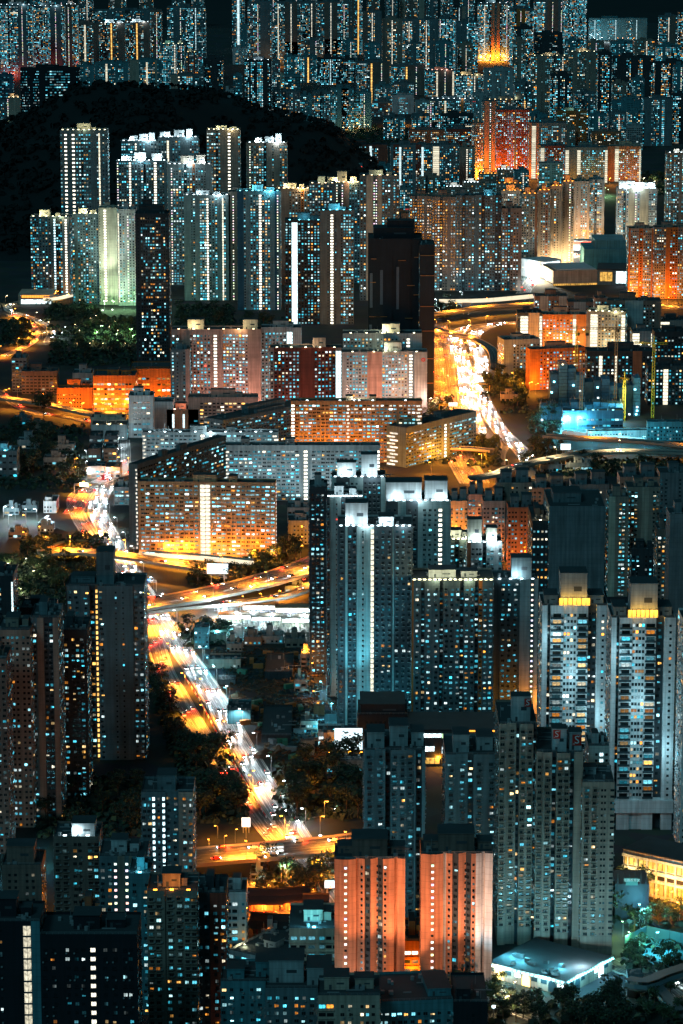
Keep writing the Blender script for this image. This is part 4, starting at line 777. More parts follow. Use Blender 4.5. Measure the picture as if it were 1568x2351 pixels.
for k in range(2600):
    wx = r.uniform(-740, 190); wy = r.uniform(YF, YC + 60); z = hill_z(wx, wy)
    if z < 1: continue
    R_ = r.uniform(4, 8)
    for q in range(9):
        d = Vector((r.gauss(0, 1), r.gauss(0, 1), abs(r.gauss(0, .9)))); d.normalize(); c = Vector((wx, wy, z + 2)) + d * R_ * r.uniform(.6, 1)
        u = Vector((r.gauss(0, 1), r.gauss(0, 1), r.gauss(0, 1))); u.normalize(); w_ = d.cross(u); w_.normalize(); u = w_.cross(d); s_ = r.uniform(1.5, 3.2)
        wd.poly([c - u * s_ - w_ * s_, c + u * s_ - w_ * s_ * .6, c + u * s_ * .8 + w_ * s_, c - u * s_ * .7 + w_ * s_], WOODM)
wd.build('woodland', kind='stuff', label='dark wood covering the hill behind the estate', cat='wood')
rm = MB(); nx, ny = 60, 12
for j in range(ny + 1):
    for i in range(nx + 1):
        wx = -2600 + 5200 * i / nx; wy = 7700 + 3600 * j / ny; t = j / ny
        rm.v.append((wx, wy, -2 + 520 * t * t + 70 * t * mnoise.noise(Vector((wx * .002, wy * .002, 9)))))
for j in range(ny):
    for i in range(nx): a = j * (nx + 1) + i; rm.f.append((a, a + 1, a + nx + 2, a + nx + 1)); rm.m.append(rm.mi(HILLM))
rm.build('mountains', kind='structure')

# ------------------------------------------------------------------ roads and flyovers
def asphalt():
    m, t, n, b = newmat('asphalt'); L = t.links.new; b.inputs['Roughness'].default_value = .65
    tc = n.new('ShaderNodeTexCoord'); a = n.new('ShaderNodeTexNoise'); a.inputs['Scale'].default_value = .25; a.inputs['Detail'].default_value = 8
    L(tc.outputs['Object'], a.inputs['Vector'])
    cr = n.new('ShaderNodeValToRGB'); e = cr.color_ramp.elements; e[0].position = .3; e[0].color = (.055, .055, .056, 1); e[1].position = .7; e[1].color = (.11, .108, .10, 1)
    L(a.outputs[0], cr.inputs[0]); L(cr.outputs[0], b.inputs['Base Color']); return m
ASPH = asphalt(); CONC = plain('road_concrete', (.33, .31, .27), .85, noise=.35, nscale=.2); PAINT = plain('road_paint', (.72, .72, .68), .7); YPAINT = plain('road_paint_yellow', (.6, .42, .06), .7)
def spline(pts, step=6.0):
    """smooth polyline through world points, resampled evenly"""
    P = [Vector(p) for p in pts]; P = [P[0] * 2 - P[1]] + P + [P[-1] * 2 - P[-2]]; out = []
    for i in range(1, len(P) - 2):
        n = max(2, int((P[i + 1] - P[i]).length / step))
        for k in range(n):
            t = k / n; a, b, c, d = P[i - 1], P[i], P[i + 1], P[i + 2]
            out.append(.5 * ((2 * b) + (c - a) * t + (2 * a - 5 * b + 4 * c - d) * t * t + (3 * b - a - 3 * c + d) * t ** 3))
    out.append(P[-2]); return out
def frames(L):
    out = []
    for i, p in enumerate(L):
        t = (L[min(i + 1, len(L) - 1)] - L[max(i - 1, 0)]); t.z = 0; t.normalize(); out.append((p, t, Vector((t.y, -t.x, 0))))
    return out
def ribbon(mb, FR, o0, o1, dz, mat, dash=None):
    for i in range(len(FR) - 1):
        if dash and (i // dash) % 2: continue
        (p, t, n), (q, u, m_) = FR[i], FR[i + 1]; up = Vector((0, 0, dz))
        mb.poly([p + n * o0 + up, p + n * o1 + up, q + m_ * o1 + up, q + m_ * o0 + up], mat)
def wallrib(mb, FR, o, z0, z1, th, mat):
    for i in range(len(FR) - 1):
        (p, t, n), (q, u, m_) = FR[i], FR[i + 1]
        A_ = [p + n * (o - th / 2), q + m_ * (o - th / 2), q + m_ * (o + th / 2), p + n * (o + th / 2)]
        lo = [v + Vector((0, 0, z0)) for v in A_]; hi = [v + Vector((0, 0, z1)) for v in A_]
        mb.poly([lo[0], lo[1], hi[1], hi[0]], mat); mb.poly([lo[2], lo[3], hi[3], hi[2]], mat); mb.poly([hi[0], hi[1], hi[2], hi[3]], mat)
TRAIL_COLS = [plain('painted_trail_pale', (.34, .34, .33), .8, noise=.5, nscale=.15), plain('painted_trail_mid', (.19, .185, .18), .8, noise=.5, nscale=.2), plain('painted_trail_gap', (.022, .022, .023), .6, noise=.4, nscale=.2)]  # stripe colours that imitate streaks of headlight glow on the lanes
def trail_streaks(mb, FR, width, lanes, dz, seed):
    """pale and dark bands painted along the lanes in place of light trails"""
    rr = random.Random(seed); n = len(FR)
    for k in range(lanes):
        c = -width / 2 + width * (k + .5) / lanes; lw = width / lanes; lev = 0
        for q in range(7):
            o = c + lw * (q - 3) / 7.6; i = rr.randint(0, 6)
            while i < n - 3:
                ln = rr.randint(5, 22); m_ = rr.choices(TRAIL_COLS, (5, 3, 4))[0]; w_ = rr.uniform(.16, .42)
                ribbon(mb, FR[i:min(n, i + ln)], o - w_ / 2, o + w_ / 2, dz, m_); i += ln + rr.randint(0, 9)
ROADS = {}
NROAD = [0]
def road(key, pts, width, lanes=3, z=0.0, edge=True):
    NROAD[0] += 1
    zz = .02 + .012 * NROAD[0] if z == 0 else z
    FR = frames(spline([G(x, y, z) + Vector((0, 0, zz - z)) for x, y in pts])); ROADS[key] = (FR, width, lanes)
    mb = MB(); ribbon(mb, FR, -width / 2, width / 2, 0, ASPH); trail_streaks(mb, FR, width, lanes, .003, NROAD[0])
    for k in range(1, lanes): o = -width / 2 + width * k / lanes; ribbon(mb, FR, o - .09, o + .09, .006, PAINT, dash=1)
    for s_ in (-1, 1):
        ribbon(mb, FR, s_ * (width / 2 - .5) - .1, s_ * (width / 2 - .5) + .1, .006, PAINT)
        if edge: wallrib(mb, FR, s_ * (width / 2 + .25), -zz, .16, .5, CONC)
    mb.build('road', kind='structure'); return FR
def flyover(key, label, pts, width, z, lanes=3, pier=34, grp='flyovers of the city', rail=True, bands=True, wallm=None):
    FR = frames(spline([G(x, y, z) for x, y in pts])); ROADS[key] = (FR, width, lanes); C_ = wallm or CONC
    root = empty('flyover', Vector((FR[0][0].x, FR[0][0].y, 0)), label, 'flyover', grp); off = -root.location
    FR2 = [(p + off, t, n) for p, t, n in FR]
    mb = MB(); ribbon(mb, FR2, -width / 2, width / 2, 0, ASPH); trail_streaks(mb, FR2, width, lanes, .006, len(key) + lanes)
    for k in range(1, lanes): o = -width / 2 + width * k / lanes; ribbon(mb, FR2, o - .09, o + .09, .012, PAINT, dash=1)
    for s_ in (-1, 1): ribbon(mb, FR2, s_ * (width / 2 - .5) - .1, s_ * (width / 2 - .5) + .1, .012, PAINT)
    mb.build('road_surface', root)
    db = MB()
    for i in range(len(FR2) - 1):
        (p, t, n), (q, u, m_) = FR2[i], FR2[i + 1]; a, b = width / 2 + .3, width * .3
        sec = [(-a, -.03), (-a, -.9), (-b, -1.8), (b, -1.8), (a, -.9), (a, -.03)]
        for (o0, z0), (o1, z1) in zip(sec, sec[1:]):
            db.poly([p + n * o0 + Vector((0, 0, z0)), q + m_ * o0 + Vector((0, 0, z0)), q + m_ * o1 + Vector((0, 0, z1)), p + n * o1 + Vector((0, 0, z1))], C_)
    db.build('deck', root)
    for s_ in (-1, 1):
        pb = MB(); wallrib(pb, FR2, s_ * (width / 2 + .15), -.05, .95, .3, C_); pb.build('parapet', root)
    acc = 0
    for i in range(1, len(FR2)):
        acc += (FR2[i][0] - FR2[i - 1][0]).length
        if acc > pier:
            acc = 0; p, t, n = FR2[i]
            for s_ in ((-1, 1) if width > 16 else (0,)):
                c = p + n * s_ * width * .25; pm = MB(); w_ = 1.3
                pm.cyl((c.x, c.y), .95, .95, -z, -2.3, CONC, 10); pm.box(c.x - w_ * 1.3, c.y - w_, -2.4, c.x + w_ * 1.3, c.y + w_, -1.75, CONC); pm.build('pier', root)
    return FR
road('LW', [(248, 1110), (228, 1142), (224, 1175), (245, 1219), (285, 1290), (318, 1345), (375, 1430), (422, 1500), (490, 1600), (545, 1700), (605, 1800), (668, 1900), (697, 1945), (745, 2015), (790, 2080)], 13.5, 4)
road('LR', [(215, 1110), (172, 1142), (178, 1180), (200, 1219), (248, 1290), (290, 1350), (340, 1430), (378, 1540), (412, 1600), (440, 1650), (472, 1700), (512, 1760), (560, 1830), (612, 1900), (655, 1950), (710, 2020)], 10.5, 3)
road('RW', [(1260, 737), (1180, 742), (1110, 747), (1064, 756), (1046, 775), (1051, 800), (1062, 830), (1068, 860), (1071, 890), (1077, 930), (1086, 960), (1097, 987), (1088, 999), (1055, 1006), (1010, 1012), (975, 1016)], 14, 4)
road('RX', [(1160, 738), (1112, 754), (1088, 772), (1093, 800), (1104, 825), (1105, 850), (1100, 882), (1108, 915), (1122, 945), (1146, 985), (1176, 1015), (1201, 1040), (1218, 1068)], 13, 4)
road('RO', [(1000, 745), (1008, 790), (1016, 840), (1020, 890), (1036, 950), (1048, 1010), (1062, 1060), (1090, 1110)], 22, 5)
road('RB', [(1130, 950), (1150, 1000), (1160, 1022), (1152, 1042), (1150, 1068)], 6, 1)
road('SW', [(56, 690), (22, 700), (20, 713), (45, 722), (78, 733), (105, 748), (119, 764), (109, 786)], 8, 2)
road('SR', [(20, 722), (60, 738), (80, 757), (80, 778), (50, 800), (8, 818)], 8, 2)
road('LM', [(-20, 890), (12, 910), (40, 932), (90, 950), (150, 957), (205, 968)], 8, 2)
road('ML', [(165, 1180), (210, 1120), (250, 1098), (285, 1085), (300, 1060)], 14, 3, edge=False)
road('MK', [(285, 1085), (289, 1050), (287, 1010)], 8, 1, edge=False)
road('BR', [(1400, 2205), (1450, 2228), (1510, 2250), (1580, 2300)], 14, 3)
road('ED', [(700, 1945), (672, 1905), (690, 1880), (740, 1868), (800, 1850), (850, 1835)], 6, 1)
road('UR', [(1490, 698), (1530, 702), (1600, 712)], 10, 2)
road('SH', [(1190, 690), (1225, 640), (1270, 600), (1330, 585)], 14, 3)
road('TM', [(560, 2030), (620, 2075), (700, 2120), (760, 2165)], 8, 1, edge=False)
road('SP', [(1110, 2240), (1150, 2300), (1240, 2340)], 10, 2)
flyover('F3', 'wide orange lit flyover crossing above the expressway at the bottom', [(430, 1970), (520, 1962), (620, 1954), (700, 1947), (775, 1939), (860, 1928)], 24, 9, 6)
flyover('F4', 'broad curving flyover on many columns between the dark tower and the bright estate', [(240, 1402), (338, 1386), (420, 1374), (500, 1358), (580, 1340), (650, 1320), (712, 1299), (800, 1262)], 26, 10, 6, pier=26)
flyover('F5', 'narrow loop ramp swinging below the broad curving flyover', [(330, 1405), (400, 1395), (523, 1385), (589, 1379), (654, 1368), (698, 1354), (710, 1341), (702, 1326)], 9, 6, 2, pier=22)
flyover('F6', 'orange flyover in front of the large orange slab', [(90, 1270), (160, 1266), (230, 1270), (300, 1278), (392, 1293), (475, 1307), (540, 1322)], 14, 8, 3)
flyover('F1', 'dark deck flyover sweeping over the right expressway', [(960, 745), (1000, 754), (1040, 765), (1084, 777), (1118, 794), (1134, 812), (1138, 845)], 9, 8, 2)
flyover('F8', 'slender curving flyover above the dark roofs on the right', [(1085, 1098), (1144, 1087), (1176, 1073), (1251, 1056), (1326, 1043), (1401, 1037), (1480, 1036), (1590, 1040)], 10, 9, 2)
flyover('F9', 'second slender flyover by the white hoarding of the building site', [(1250, 1000), (1293, 1003), (1401, 1009), (1480, 1014), (1590, 1025)], 9, 9, 2)
flyover('F2', 'orange flyover beside the train station above the right expressway', [(985, 722), (1040, 716), (1100, 706), (1180, 700), (1240, 697)], 12, 8, 3)
flyover('F7', 'curved orange flyover passing the dark round tree at left', [(-20, 912), (15, 915), (82, 924), (150, 938), (212, 951), (260, 957)], 9, 7, 2)
flyover('F10', 'curved deck crossing the orange road beneath the housing slab corner', [(985, 1030), (1040, 1028), (1085, 1030), (1130, 1034)], 8, 6, 2)

# ------------------------------------------------------------------ street lamps
POLE = plain('galvanised_steel', (.35, .36, .36), .5, .6)
def lamp_protos():
    P = {}
    for ck in TINT:
        p = MB(); p.cyl((0, 0), .14, .09, 0, 9.4, POLE, 6); p.bar((0, 0, 9.3), (0, -1.6, 9.8), .12, POLE); P[ck] = [p.mesh('pole')]
        h = MB(); h.box(-.38, -2.3, 9.62, .38, -1.3, 9.86, POLE); h.box(-.42, -2.35, 9.34, .42, -1.25, 9.62, lampm(ck, 14)); P[ck].append(h.mesh('lamp_head'))
    return P
LP = lamp_protos()
NLAMP = [0]
CN = dict(na='orange', wh='white', cy='cyan white', ww='warm white', ye='yellow', rd='red', gr='greenish', pk='pink', gl='pale', fo='amber', to='deep orange')
def street_lamp(p, ck, power, where, rz=0.0, h=1.0, down=False):
    NLAMP[0] += 1
    nm, ct = ('street_lamp', 'street lamp') if h > .85 else ('short_lamp_post', 'lamp post')
    o = empty(nm, p, '%s with %s light, %s' % ('street lamp' if h > .85 else 'short lamp post', CN[ck], where), ct, ct + 's ' + where, rz); o.scale = (h, h, h)
    link('pole', LP[ck][0], o); link('lamp_head', LP[ck][1], o)
    if power and down: spot((0, -1.8, 9.0), (0, -2.6, 0), TINT[ck], power, 150, o, .5, .5)
    elif power: point((0, -1.8, 8.9), TINT[ck], power, o, .5)
    return o
def lamps_along(key, off, step, ck, power, where, start=0.0, end=1.0, down=True):
    FR, w, l = ROADS[key]; acc = step * .5; n = len(FR)
    for i in range(max(1, int(n * start)), int(n * end)):
        acc += (FR[i][0] - FR[i - 1][0]).length
        if acc > step:
            acc = 0; p, t, m_ = FR[i]; q = p + m_ * (off); q.z = p.z
            d = -m_ if off > 0 else m_
            street_lamp(q, ck, power * (2.0 if down else .8), where, math.atan2(d.x, -d.y), 1.0, down)
def lamps(pts, ck, power, where, h=1.0):
    for x, y in pts: street_lamp(G(x, y), ck, power, where, rng.uniform(0, 6.28), h)
KW = 420
lamps_along('LW', 8.2, 90, 'na', 22 * KW, 'added to whiten the left expressway')
lamps_along('LW', -7.4, 44, 'wh', 9 * KW, 'added to whiten the left expressway')  # white lamps added only to brighten these lanes evenly
lamps_along('RW', -7.2, 66, 'na', 70 * KW, 'along the right expressway', down=False)
lamps_along('LR', -6.0, 66, 'na', 90 * KW, 'added to whiten the left expressway')
lamps_along('RX', 6.0, 60, 'na', 50 * KW, 'along the right expressway', down=False)
lamps_along('RO', 0.0, 56, 'na', 90 * KW, 'along the right expressway', down=False)
lamps_along('RO', -13, 66, 'na', 90 * KW, 'along the right expressway', down=False)
lamps_along('F4', 13.2, 44, 'na', 260 * KW, 'on the broad curving flyover')
lamps_along('F6', -7.2, 36, 'na', 240 * KW, 'on the flyover before the large orange slab')
lamps_along('F3', 12.2, 40, 'na', 200 * KW, 'on the bottom flyover')
lamps_along('F8', 5.2, 60, 'ww', 70 * KW, 'on the slender flyovers at right')
lamps_along('F9', 4.7, 75, 'na', 60 * KW, 'on the slender flyovers at right')
lamps_along('F2', 6.2, 45, 'na', 150 * KW, 'by the train station flyover')
lamps_along('F7', 4.8, 40, 'na', 90 * KW, 'on the left curved flyover')
lamps_along('SR', 4.5, 45, 'na', 80 * KW, 'by the curved road at upper left')
lamps_along('SW', 4.5, 60, 'ww', 10 * KW, 'by the curved road at upper left')
lamps_along('UR', 5.5, 50, 'na', 50 * KW, 'in front of the orange brown towers')
lamps([(338, 1282), (380, 1284), (430, 1288), (480, 1291), (530, 1293), (580, 1295), (622, 1296)], 'na', 44 * KW, 'at the foot of the large orange slab')
lamps([(410, 1308), (455, 1330), (690, 1285), (690, 1262)], 'na', 24 * KW, 'under the interchange')
lamps([(690, 1075), (740, 1075), (790, 1078), (840, 1080), (1005, 1062), (990, 1090)], 'na', 60 * KW, 'at the foot of the orange slab beside the pink blocks')
lamps([(600, 962), (612, 975), (560, 972), (520, 968)], 'pk', 50 * KW, 'between the pink slabs')
lamps([(640, 1000), (700, 1000), (790, 955), (860, 950), (930, 950), (985, 940)], 'pk', 50 * KW, 'between the pink slabs')
lamps([(1106, 140), (1118, 141), (1130, 142), (1142, 142), (1154, 141), (1163, 140)], 'na', 160 * KW, 'on the orange forecourt far away')
lamps([(12, 182), (28, 181), (90, 176), (110, 175), (165, 166)], 'rd', 40 * KW, 'at the foot of the top left towers')
lamps([(638, 153), (744, 162), (430, 215), (452, 216), (700, 150)], 'na', 60 * KW, 'far below the top row')
lamps([(806, 293), (818, 296), (830, 294), (912, 290), (930, 287)], 'na', 40 * KW, 'in the far park', )
lamps([(790, 306), (800, 304), (812, 303), (824, 302), (836, 300), (848, 300)], 'ww', 9 * KW, 'in the far park')
lamps([(1086, 416), (1094, 415), (1102, 416), (1110, 405), (1122, 402), (1092, 420)], 'na', 150 * KW, 'in the orange street of the upper right')
lamps([(1140, 404), (1156, 405), (1172, 406), (1192, 406), (1210, 406), (1222, 414), (1180, 412)], 'na', 34 * KW, 'in the orange street of the upper right')
lamps([(1250, 424), (1276, 424), (1330, 424), (1400, 424), (1440, 424)], 'na', 40 * KW, 'before the curved slab')
lamps([(1204, 634), (1222, 632), (1242, 630), (1262, 626), (1284, 622), (1300, 618)], 'ww', 150 * KW, 'at the foot of the glowing beige wall')
lamps([(1376, 566), (1388, 566), (1408, 570)], 'na', 50 * KW, 'beside the grey ribbed tower at upper right')
lamps([(1322, 566), (1345, 567), (1430, 590), (1470, 592), (1500, 590)], 'ww', 60 * KW, 'beside the grey ribbed tower at upper right')
lamps([(1440, 690), (1460, 692), (1482, 694), (1520, 693), (1550, 695)], 'na', 70 * KW, 'in front of the orange brown towers')
lamps([(1002, 708), (1060, 690)], 'wh', 60 * KW, 'by the train station flyover')
lamps([(1364, 95), (1381, 96), (1398, 97)], 'wh', 60 * KW, 'below the far teal slab')
lamps([(1417, 97), (1430, 97), (1442, 97), (1454, 97), (1468, 97)], 'na', 14 * KW, 'below the far teal slab')
lamps([(1476, 424), (1500, 432)], 'ye', 50 * KW, 'on the wooded slope at upper right')
lamps([(1390, 448), (1398, 452)], 'gr', 40 * KW, 'on the wooded slope at upper right')
lamps([(50, 690), (75, 690), (100, 691), (130, 690), (160, 695)], 'na', 26 * KW, 'at the foot of the front estate')
lamps([(240, 712), (262, 712), (285, 712), (305, 712)], 'gr', 26 * KW, 'before the cream slab')
lamps([(175, 757), (182, 770), (196, 750), (210, 742), (222, 736), (238, 742), (250, 762), (262, 750), (205, 800), (216, 795), (236, 800), (270, 770), (285, 800), (176, 800)], 'ww', 3 * KW, 'among the trees of the small park', .55)
lamps([(232, 768), (222, 782), (268, 786), (300, 775), (304, 790)], 'gr', 22 * KW, 'among the trees of the small park', .9)
lamps([(148, 764), (143, 776)], 'wh', 5 * KW, 'among the trees of the small park', .6)
lamps([(140, 948), (165, 950), (188, 950), (212, 952), (235, 950), (262, 952), (285, 952), (300, 945), (330, 938), (360, 938)], 'na', 40 * KW, 'in front of the orange school and car park')
lamps([(28, 898), (92, 902), (40, 912), (118, 912), (10, 920)], 'na', 14 * KW, 'in front of the orange school and car park')
lamps([(198, 1050), (197, 1075), (204, 1098), (225, 1102), (246, 1102), (278, 1075), (280, 1045), (282, 1020), (291, 1062)], 'wh', 12 * KW, 'in the market lanes', .6)
lamps([(296, 1078), (262, 1100), (180, 1100), (172, 1080), (268, 1078)], 'na', 24 * KW, 'in the market lanes')
lamps([(8, 1192), (35, 1195), (60, 1200), (85, 1198), (105, 1215), (20, 1212)], 'wh', 24 * KW, 'in the bus yard at left')
lamps([(60, 1212), (92, 1238), (112, 1262), (60, 1252)], 'na', 18 * KW, 'in the bus yard at left')
lamps([(22, 1312), (36, 1338), (30, 1365), (48, 1372), (75, 1330), (60, 1300), (88, 1310)], 'ye', 7 * KW, 'in the green park at left', .6)
lamps([(500, 1415), (540, 1428), (585, 1425), (625, 1430), (665, 1428), (700, 1432), (480, 1400)], 'wh', 44 * KW, 'around the bus depot', .7)
lamps([(500, 1468), (530, 1466), (560, 1462), (595, 1460)], 'cy', 14 * KW, 'around the bus depot', .6)
lamps([(455, 1478), (470, 1505), (492, 1548), (478, 1530), (520, 1600)], 'cy', 9 * KW, 'beside the building yard', .6)
lamps([(716, 1560), (706, 1530)], 'na', 26 * KW, 'at the foot of the dark narrow tower')
lamps([(740, 1590), (760, 1640), (748, 1690), (770, 1700)], 'cy', 20 * KW, 'in the lane by the bright estate', .7)
lamps([(725, 1612), (735, 1640), (780, 1730), (800, 1752), (760, 1755), (825, 1755)], 'na', 8 * KW, 'in the lane by the bright estate', .7)
lamps([(500, 1925), (480, 1955), (515, 1950), (540, 1935), (565, 1925)], 'na', 12 * KW, 'by the wood under the bottom flyover', .7)
lamps([(680, 1815), (700, 1800), (745, 1880), (735, 1915)], 'na', 12 * KW, 'in the wood right of the expressway')
lamps([(585, 2045), (620, 2050), (660, 2060), (700, 2050), (735, 2080), (650, 2100), (700, 2130), (600, 2085), (745, 2120), (565, 2105), (640, 2146), (690, 2096), (720, 2062), (670, 2030)], 'to', 13 * KW, 'around the temple courts', .42)
lamps([(520, 1392), (560, 1388), (600, 1382), (640, 1376), (680, 1366), (700, 1346), (440, 1402), (400, 1408)], 'na', 34 * KW, 'between the two flyover decks', .6)
lamps([(646, 2030)], 'gr', 20 * KW, 'around the temple courts')
lamps([(945, 2270), (950, 2290)], 'na', 20 * KW, 'between the orange towers', .7)
lamps([(1470, 2078), (1500, 2090), (1540, 2095), (1560, 2120), (1520, 2060)], 'na', 30 * KW, 'in the street at lower right')
lamps([(1505, 2190), (1480, 2130), (1468, 2125)], 'cy', 24 * KW, 'at the sports pitch')
lamps([(1430, 2150), (1445, 2175)], 'gr', 14 * KW, 'at the sports pitch', .7)
lamps([(1135, 2250), (1180, 2290), (1160, 2320)], 'ww', 16 * KW, 'before the arcade of the grey tower', .7)
lamps([(1290, 985), (1308, 986), (1326, 986), (1345, 982)], 'cy', 100 * KW, 'flooding the building site')
lamps([(1445, 945), (1390, 968), (1365, 962), (1420, 975)], 'cy', 60 * KW, 'flooding the building site')
lamps([(1295, 1000), (1360, 1018), (1420, 1022), (1480, 1030)], 'cy', 30 * KW, 'by the white hoarding')
lamps([(1230, 905), (1216, 902), (1180, 880)], 'na', 44 * KW, 'at the orange end walled slab')
lamps([(1200, 905), (1240, 812), (1270, 812), (1190, 812)], 'na', 44 * KW, 'at the orange end walled slab')
lamps([(1290, 806), (1330, 808), (1400, 818)], 'ww', 44 * KW, 'at the orange end walled slab')
lamps([(1100, 1270), (1190, 1300), (1215, 1330), (1150, 1280), (1230, 1350), (1050, 1262), (1085, 1268), (1125, 1296)], 'na', 75 * KW, 'behind the bright estate')
lamps([(1205, 1660), (1236, 1650)], 'na', 20 * KW, 'at the foot of the bright estate')
lamps([(970, 1745), (1040, 1745), (1010, 1760)], 'na', 16 * KW, 'before the shopping arcade', .6)
lamps([(180, 2090), (205, 2110), (195, 2075)], 'na', 18 * KW, 'in the lane between lower left towers', .7)
lamps([(560, 2190)], 'ye', 2 * KW, 'at the foot of the white mid rise', .5)
lamps([(20, 2025), (95, 1990), (80, 1960)], 'cy', 7 * KW, 'in the dark wood at lower left', .7)
# ------------------------------------------------------------------ vehicles
TYRE = plain('tyre', (.015, .015, .016), .9); GLASSD = plain('car_glass', (.02, .03, .035), .1)
HEAD = plain('headlight_glass', (.9, .9, .9), .3, emit=(.95, .98, 1), strength=60, sample=False); TAIL = plain('tail_light_glass', (.4, .02, .02), .3, emit=(1, .04, .015), strength=26, sample=False)
CARP = [plain('car_paint_' + k, c, .3, .1) for k, c in dict(white=(.78, .79, .8), silver=(.42, .44, .46), black=(.02, .02, .022), red=(.45, .02, .02), blue=(.03, .08, .25)).items()]
def car_mesh(paint):
    mb = MB(); L_, Wd, = 4.4, 1.76
    pr = [(-2.2, .32), (-2.2, .78), (-1.95, .92), (-1.55, .95), (-1.0, 1.42), (.55, 1.45), (1.15, .96), (2.0, .82), (2.2, .62), (2.2, .32)]
    n = len(pr); ins = lambda z: .0 if z < .97 else .17
    for s_ in (-1, 1): mb.poly([(x, s_ * (Wd / 2 - ins(z)), z) for x, z in (pr if s_ < 0 else pr[::-1])], paint)
    for i in range(n):
        (x0, z0), (x1, z1) = pr[i], pr[(i + 1) % n]; a, b = Wd / 2 - ins(z0), Wd / 2 - ins(z1)
        mb.poly([(x0, -a, z0), (x0, a, z0), (x1, b, z1), (x1, -b, z1)], GLASSD if {z0, z1} in ({.95, 1.42}, {1.45, .96}) else paint)
    for x in (-1.35, 1.35):
        for s_ in (-1, 1):
            b = len(mb.v); k = mb.mi(TYRE)
            for y in (s_ * .68, s_ * .93):
                for j in range(10): a = j * math.pi / 5; mb.v.append((x + .32 * math.cos(a), y, .32 + .32 * math.sin(a)))
            for j in range(10): q = (j + 1) % 10; mb.f.append((b + j, b + q, b + 10 + q, b + 10 + j)); mb.m.append(k)
            mb.f.append(tuple(b + 10 + j for j in range(10))); mb.m.append(k)
    for s_ in (-1, 1):                                                      # side windows
        mb.poly([(-1.35, s_ * .80, 1.0), (.95, s_ * .80, 1.0), (.5, s_ * .735, 1.36), (-.95, s_ * .735, 1.36)], GLASSD)
    return mb.mesh('body')
CARS = [car_mesh(p) for p in CARP]
hl = MB(); hl.box(2.12, -.2, .62, 2.24, .2, .80, HEAD); HLM = hl.mesh('headlight')
tl = MB(); tl.box(-2.24, -.22, .68, -2.16, .22, .88, TAIL); TLM = tl.mesh('tail_light')
NCAR = [0]
def car(p, t, label, grp, beam, red, rr, full=True):
    NCAR[0] += 1
    o = link('car', rr.choices(CARS, (4, 3, 2, 2, 1))[0], None, p, math.atan2(t.y, t.x), label, 'car', grp)
    if full:
        for s_ in (-1, 1): link('headlight', HLM, o, (0, s_ * .6, 0)); link('tail_light', TLM, o, (0, s_ * .6, 0))
    if beam: spot((2.4, 0, 1.15), (14, 0, .1), (.80, .95, 1), beam, 64, o, .3, 1.0).scale = (.30, 1, 1)
    if red: point((-3.2, 0, .8), (1, .05, .015), red, o, .4)
    return o
def traffic(key, label, grp, dirn, gap, beam, red, lanes=None, start=0, end=1.0, seed=1, full=True):
    FR, w, nl = ROADS[key]; rr = random.Random(seed)
    for k in (lanes if lanes is not None else range(nl)):
        o = -w / 2 + w * (k + .5) / nl; acc = rr.uniform(0, gap); n = len(FR)
        for i in range(max(1, int(n * start)), int(n * end)):
            acc += (FR[i][0] - FR[i - 1][0]).length
            if acc > gap * rr.uniform(.8, 1.2):
                acc = 0; p, t, m_ = FR[i]; car(p + m_ * o + Vector((0, 0, .02)), t * dirn, label, grp, beam, red, rr, full)
BM = 20000
traffic('LW', 'car driving towards the viewer, headlights on, on the white lanes of the left expressway', 'cars on the left expressway', 1, 42, BM, 0, end=.9, seed=2)
traffic('LR', 'car driving away, red tail lights on, on the red lanes of the left expressway', 'cars on the left expressway', -1, 54, 2000, 1.6 * KW, end=.95, seed=3)
traffic('RW', 'car with white headlights on the left bright lanes of the right expressway', 'cars on the right expressway', 1, 56, BM * 1.4, 0, seed=4)
traffic('RX', 'car with white headlights on the right bright lanes of the right expressway', 'cars on the right expressway', 1, 50, BM * 1.4, 0, seed=5)
traffic('RO', 'car driving away on the orange lit road of the right expressway', 'cars on the right expressway', -1, 110, 0, 5 * KW, seed=6)
traffic('F4', 'car with white headlights on the broad curving flyover', 'cars on flyovers', -1, 34, BM, 0, lanes=(3, 4), seed=7)
traffic('F4', 'car with red tail lights on the broad curving flyover', 'cars on flyovers', 1, 60, 0, 4 * KW, lanes=(0, 1), seed=8)
traffic('F3', 'car with white headlights on the bottom flyover', 'cars on flyovers', 1, 30, BM, 0, lanes=(4, 5), seed=9)
traffic('F3', 'car with red tail lights on the bottom flyover', 'cars on flyovers', -1, 40, 0, 4 * KW, lanes=(0, 1), seed=10)
traffic('F5', 'car on the narrow loop ramp', 'cars on flyovers', 1, 30, BM, 0, lanes=(0,), seed=11)
traffic('F6', 'car on the orange flyover before the large orange slab', 'cars on flyovers', 1, 60, BM * .5, 0, lanes=(1,), seed=12)
traffic('F8', 'car on the slender flyover above the dark roofs', 'cars on flyovers', 1, 90, BM * .3, 0, lanes=(0,), seed=13)
traffic('SW', 'car with white headlights on the curved road at upper left', 'cars on the curved road at upper left', 1, 34, BM, 0, lanes=(0,), seed=14)
traffic('SR', 'car with red tail lights on the curved road at upper left', 'cars on the curved road at upper left', -1, 34, 0, 8 * KW, lanes=(0,), seed=15)
traffic('LM', 'car with red tail lights on the road below the left curved flyover', 'cars on the road at left', -1, 50, 0, 6 * KW, lanes=(0,), seed=16)
traffic('ED', 'car on the slip road right of the left expressway', 'cars on the slip road', 1, 40, BM * .6, 0, seed=17)
traffic('BR', 'car on the road at the bottom right', 'cars on the road at the bottom right', 1, 44, BM * .5, 0, lanes=(0,), seed=18)
traffic('SH', 'car with white headlights before the white shopping centre', 'cars before the shopping centre', 1, 70, BM * 2, 0, seed=19)
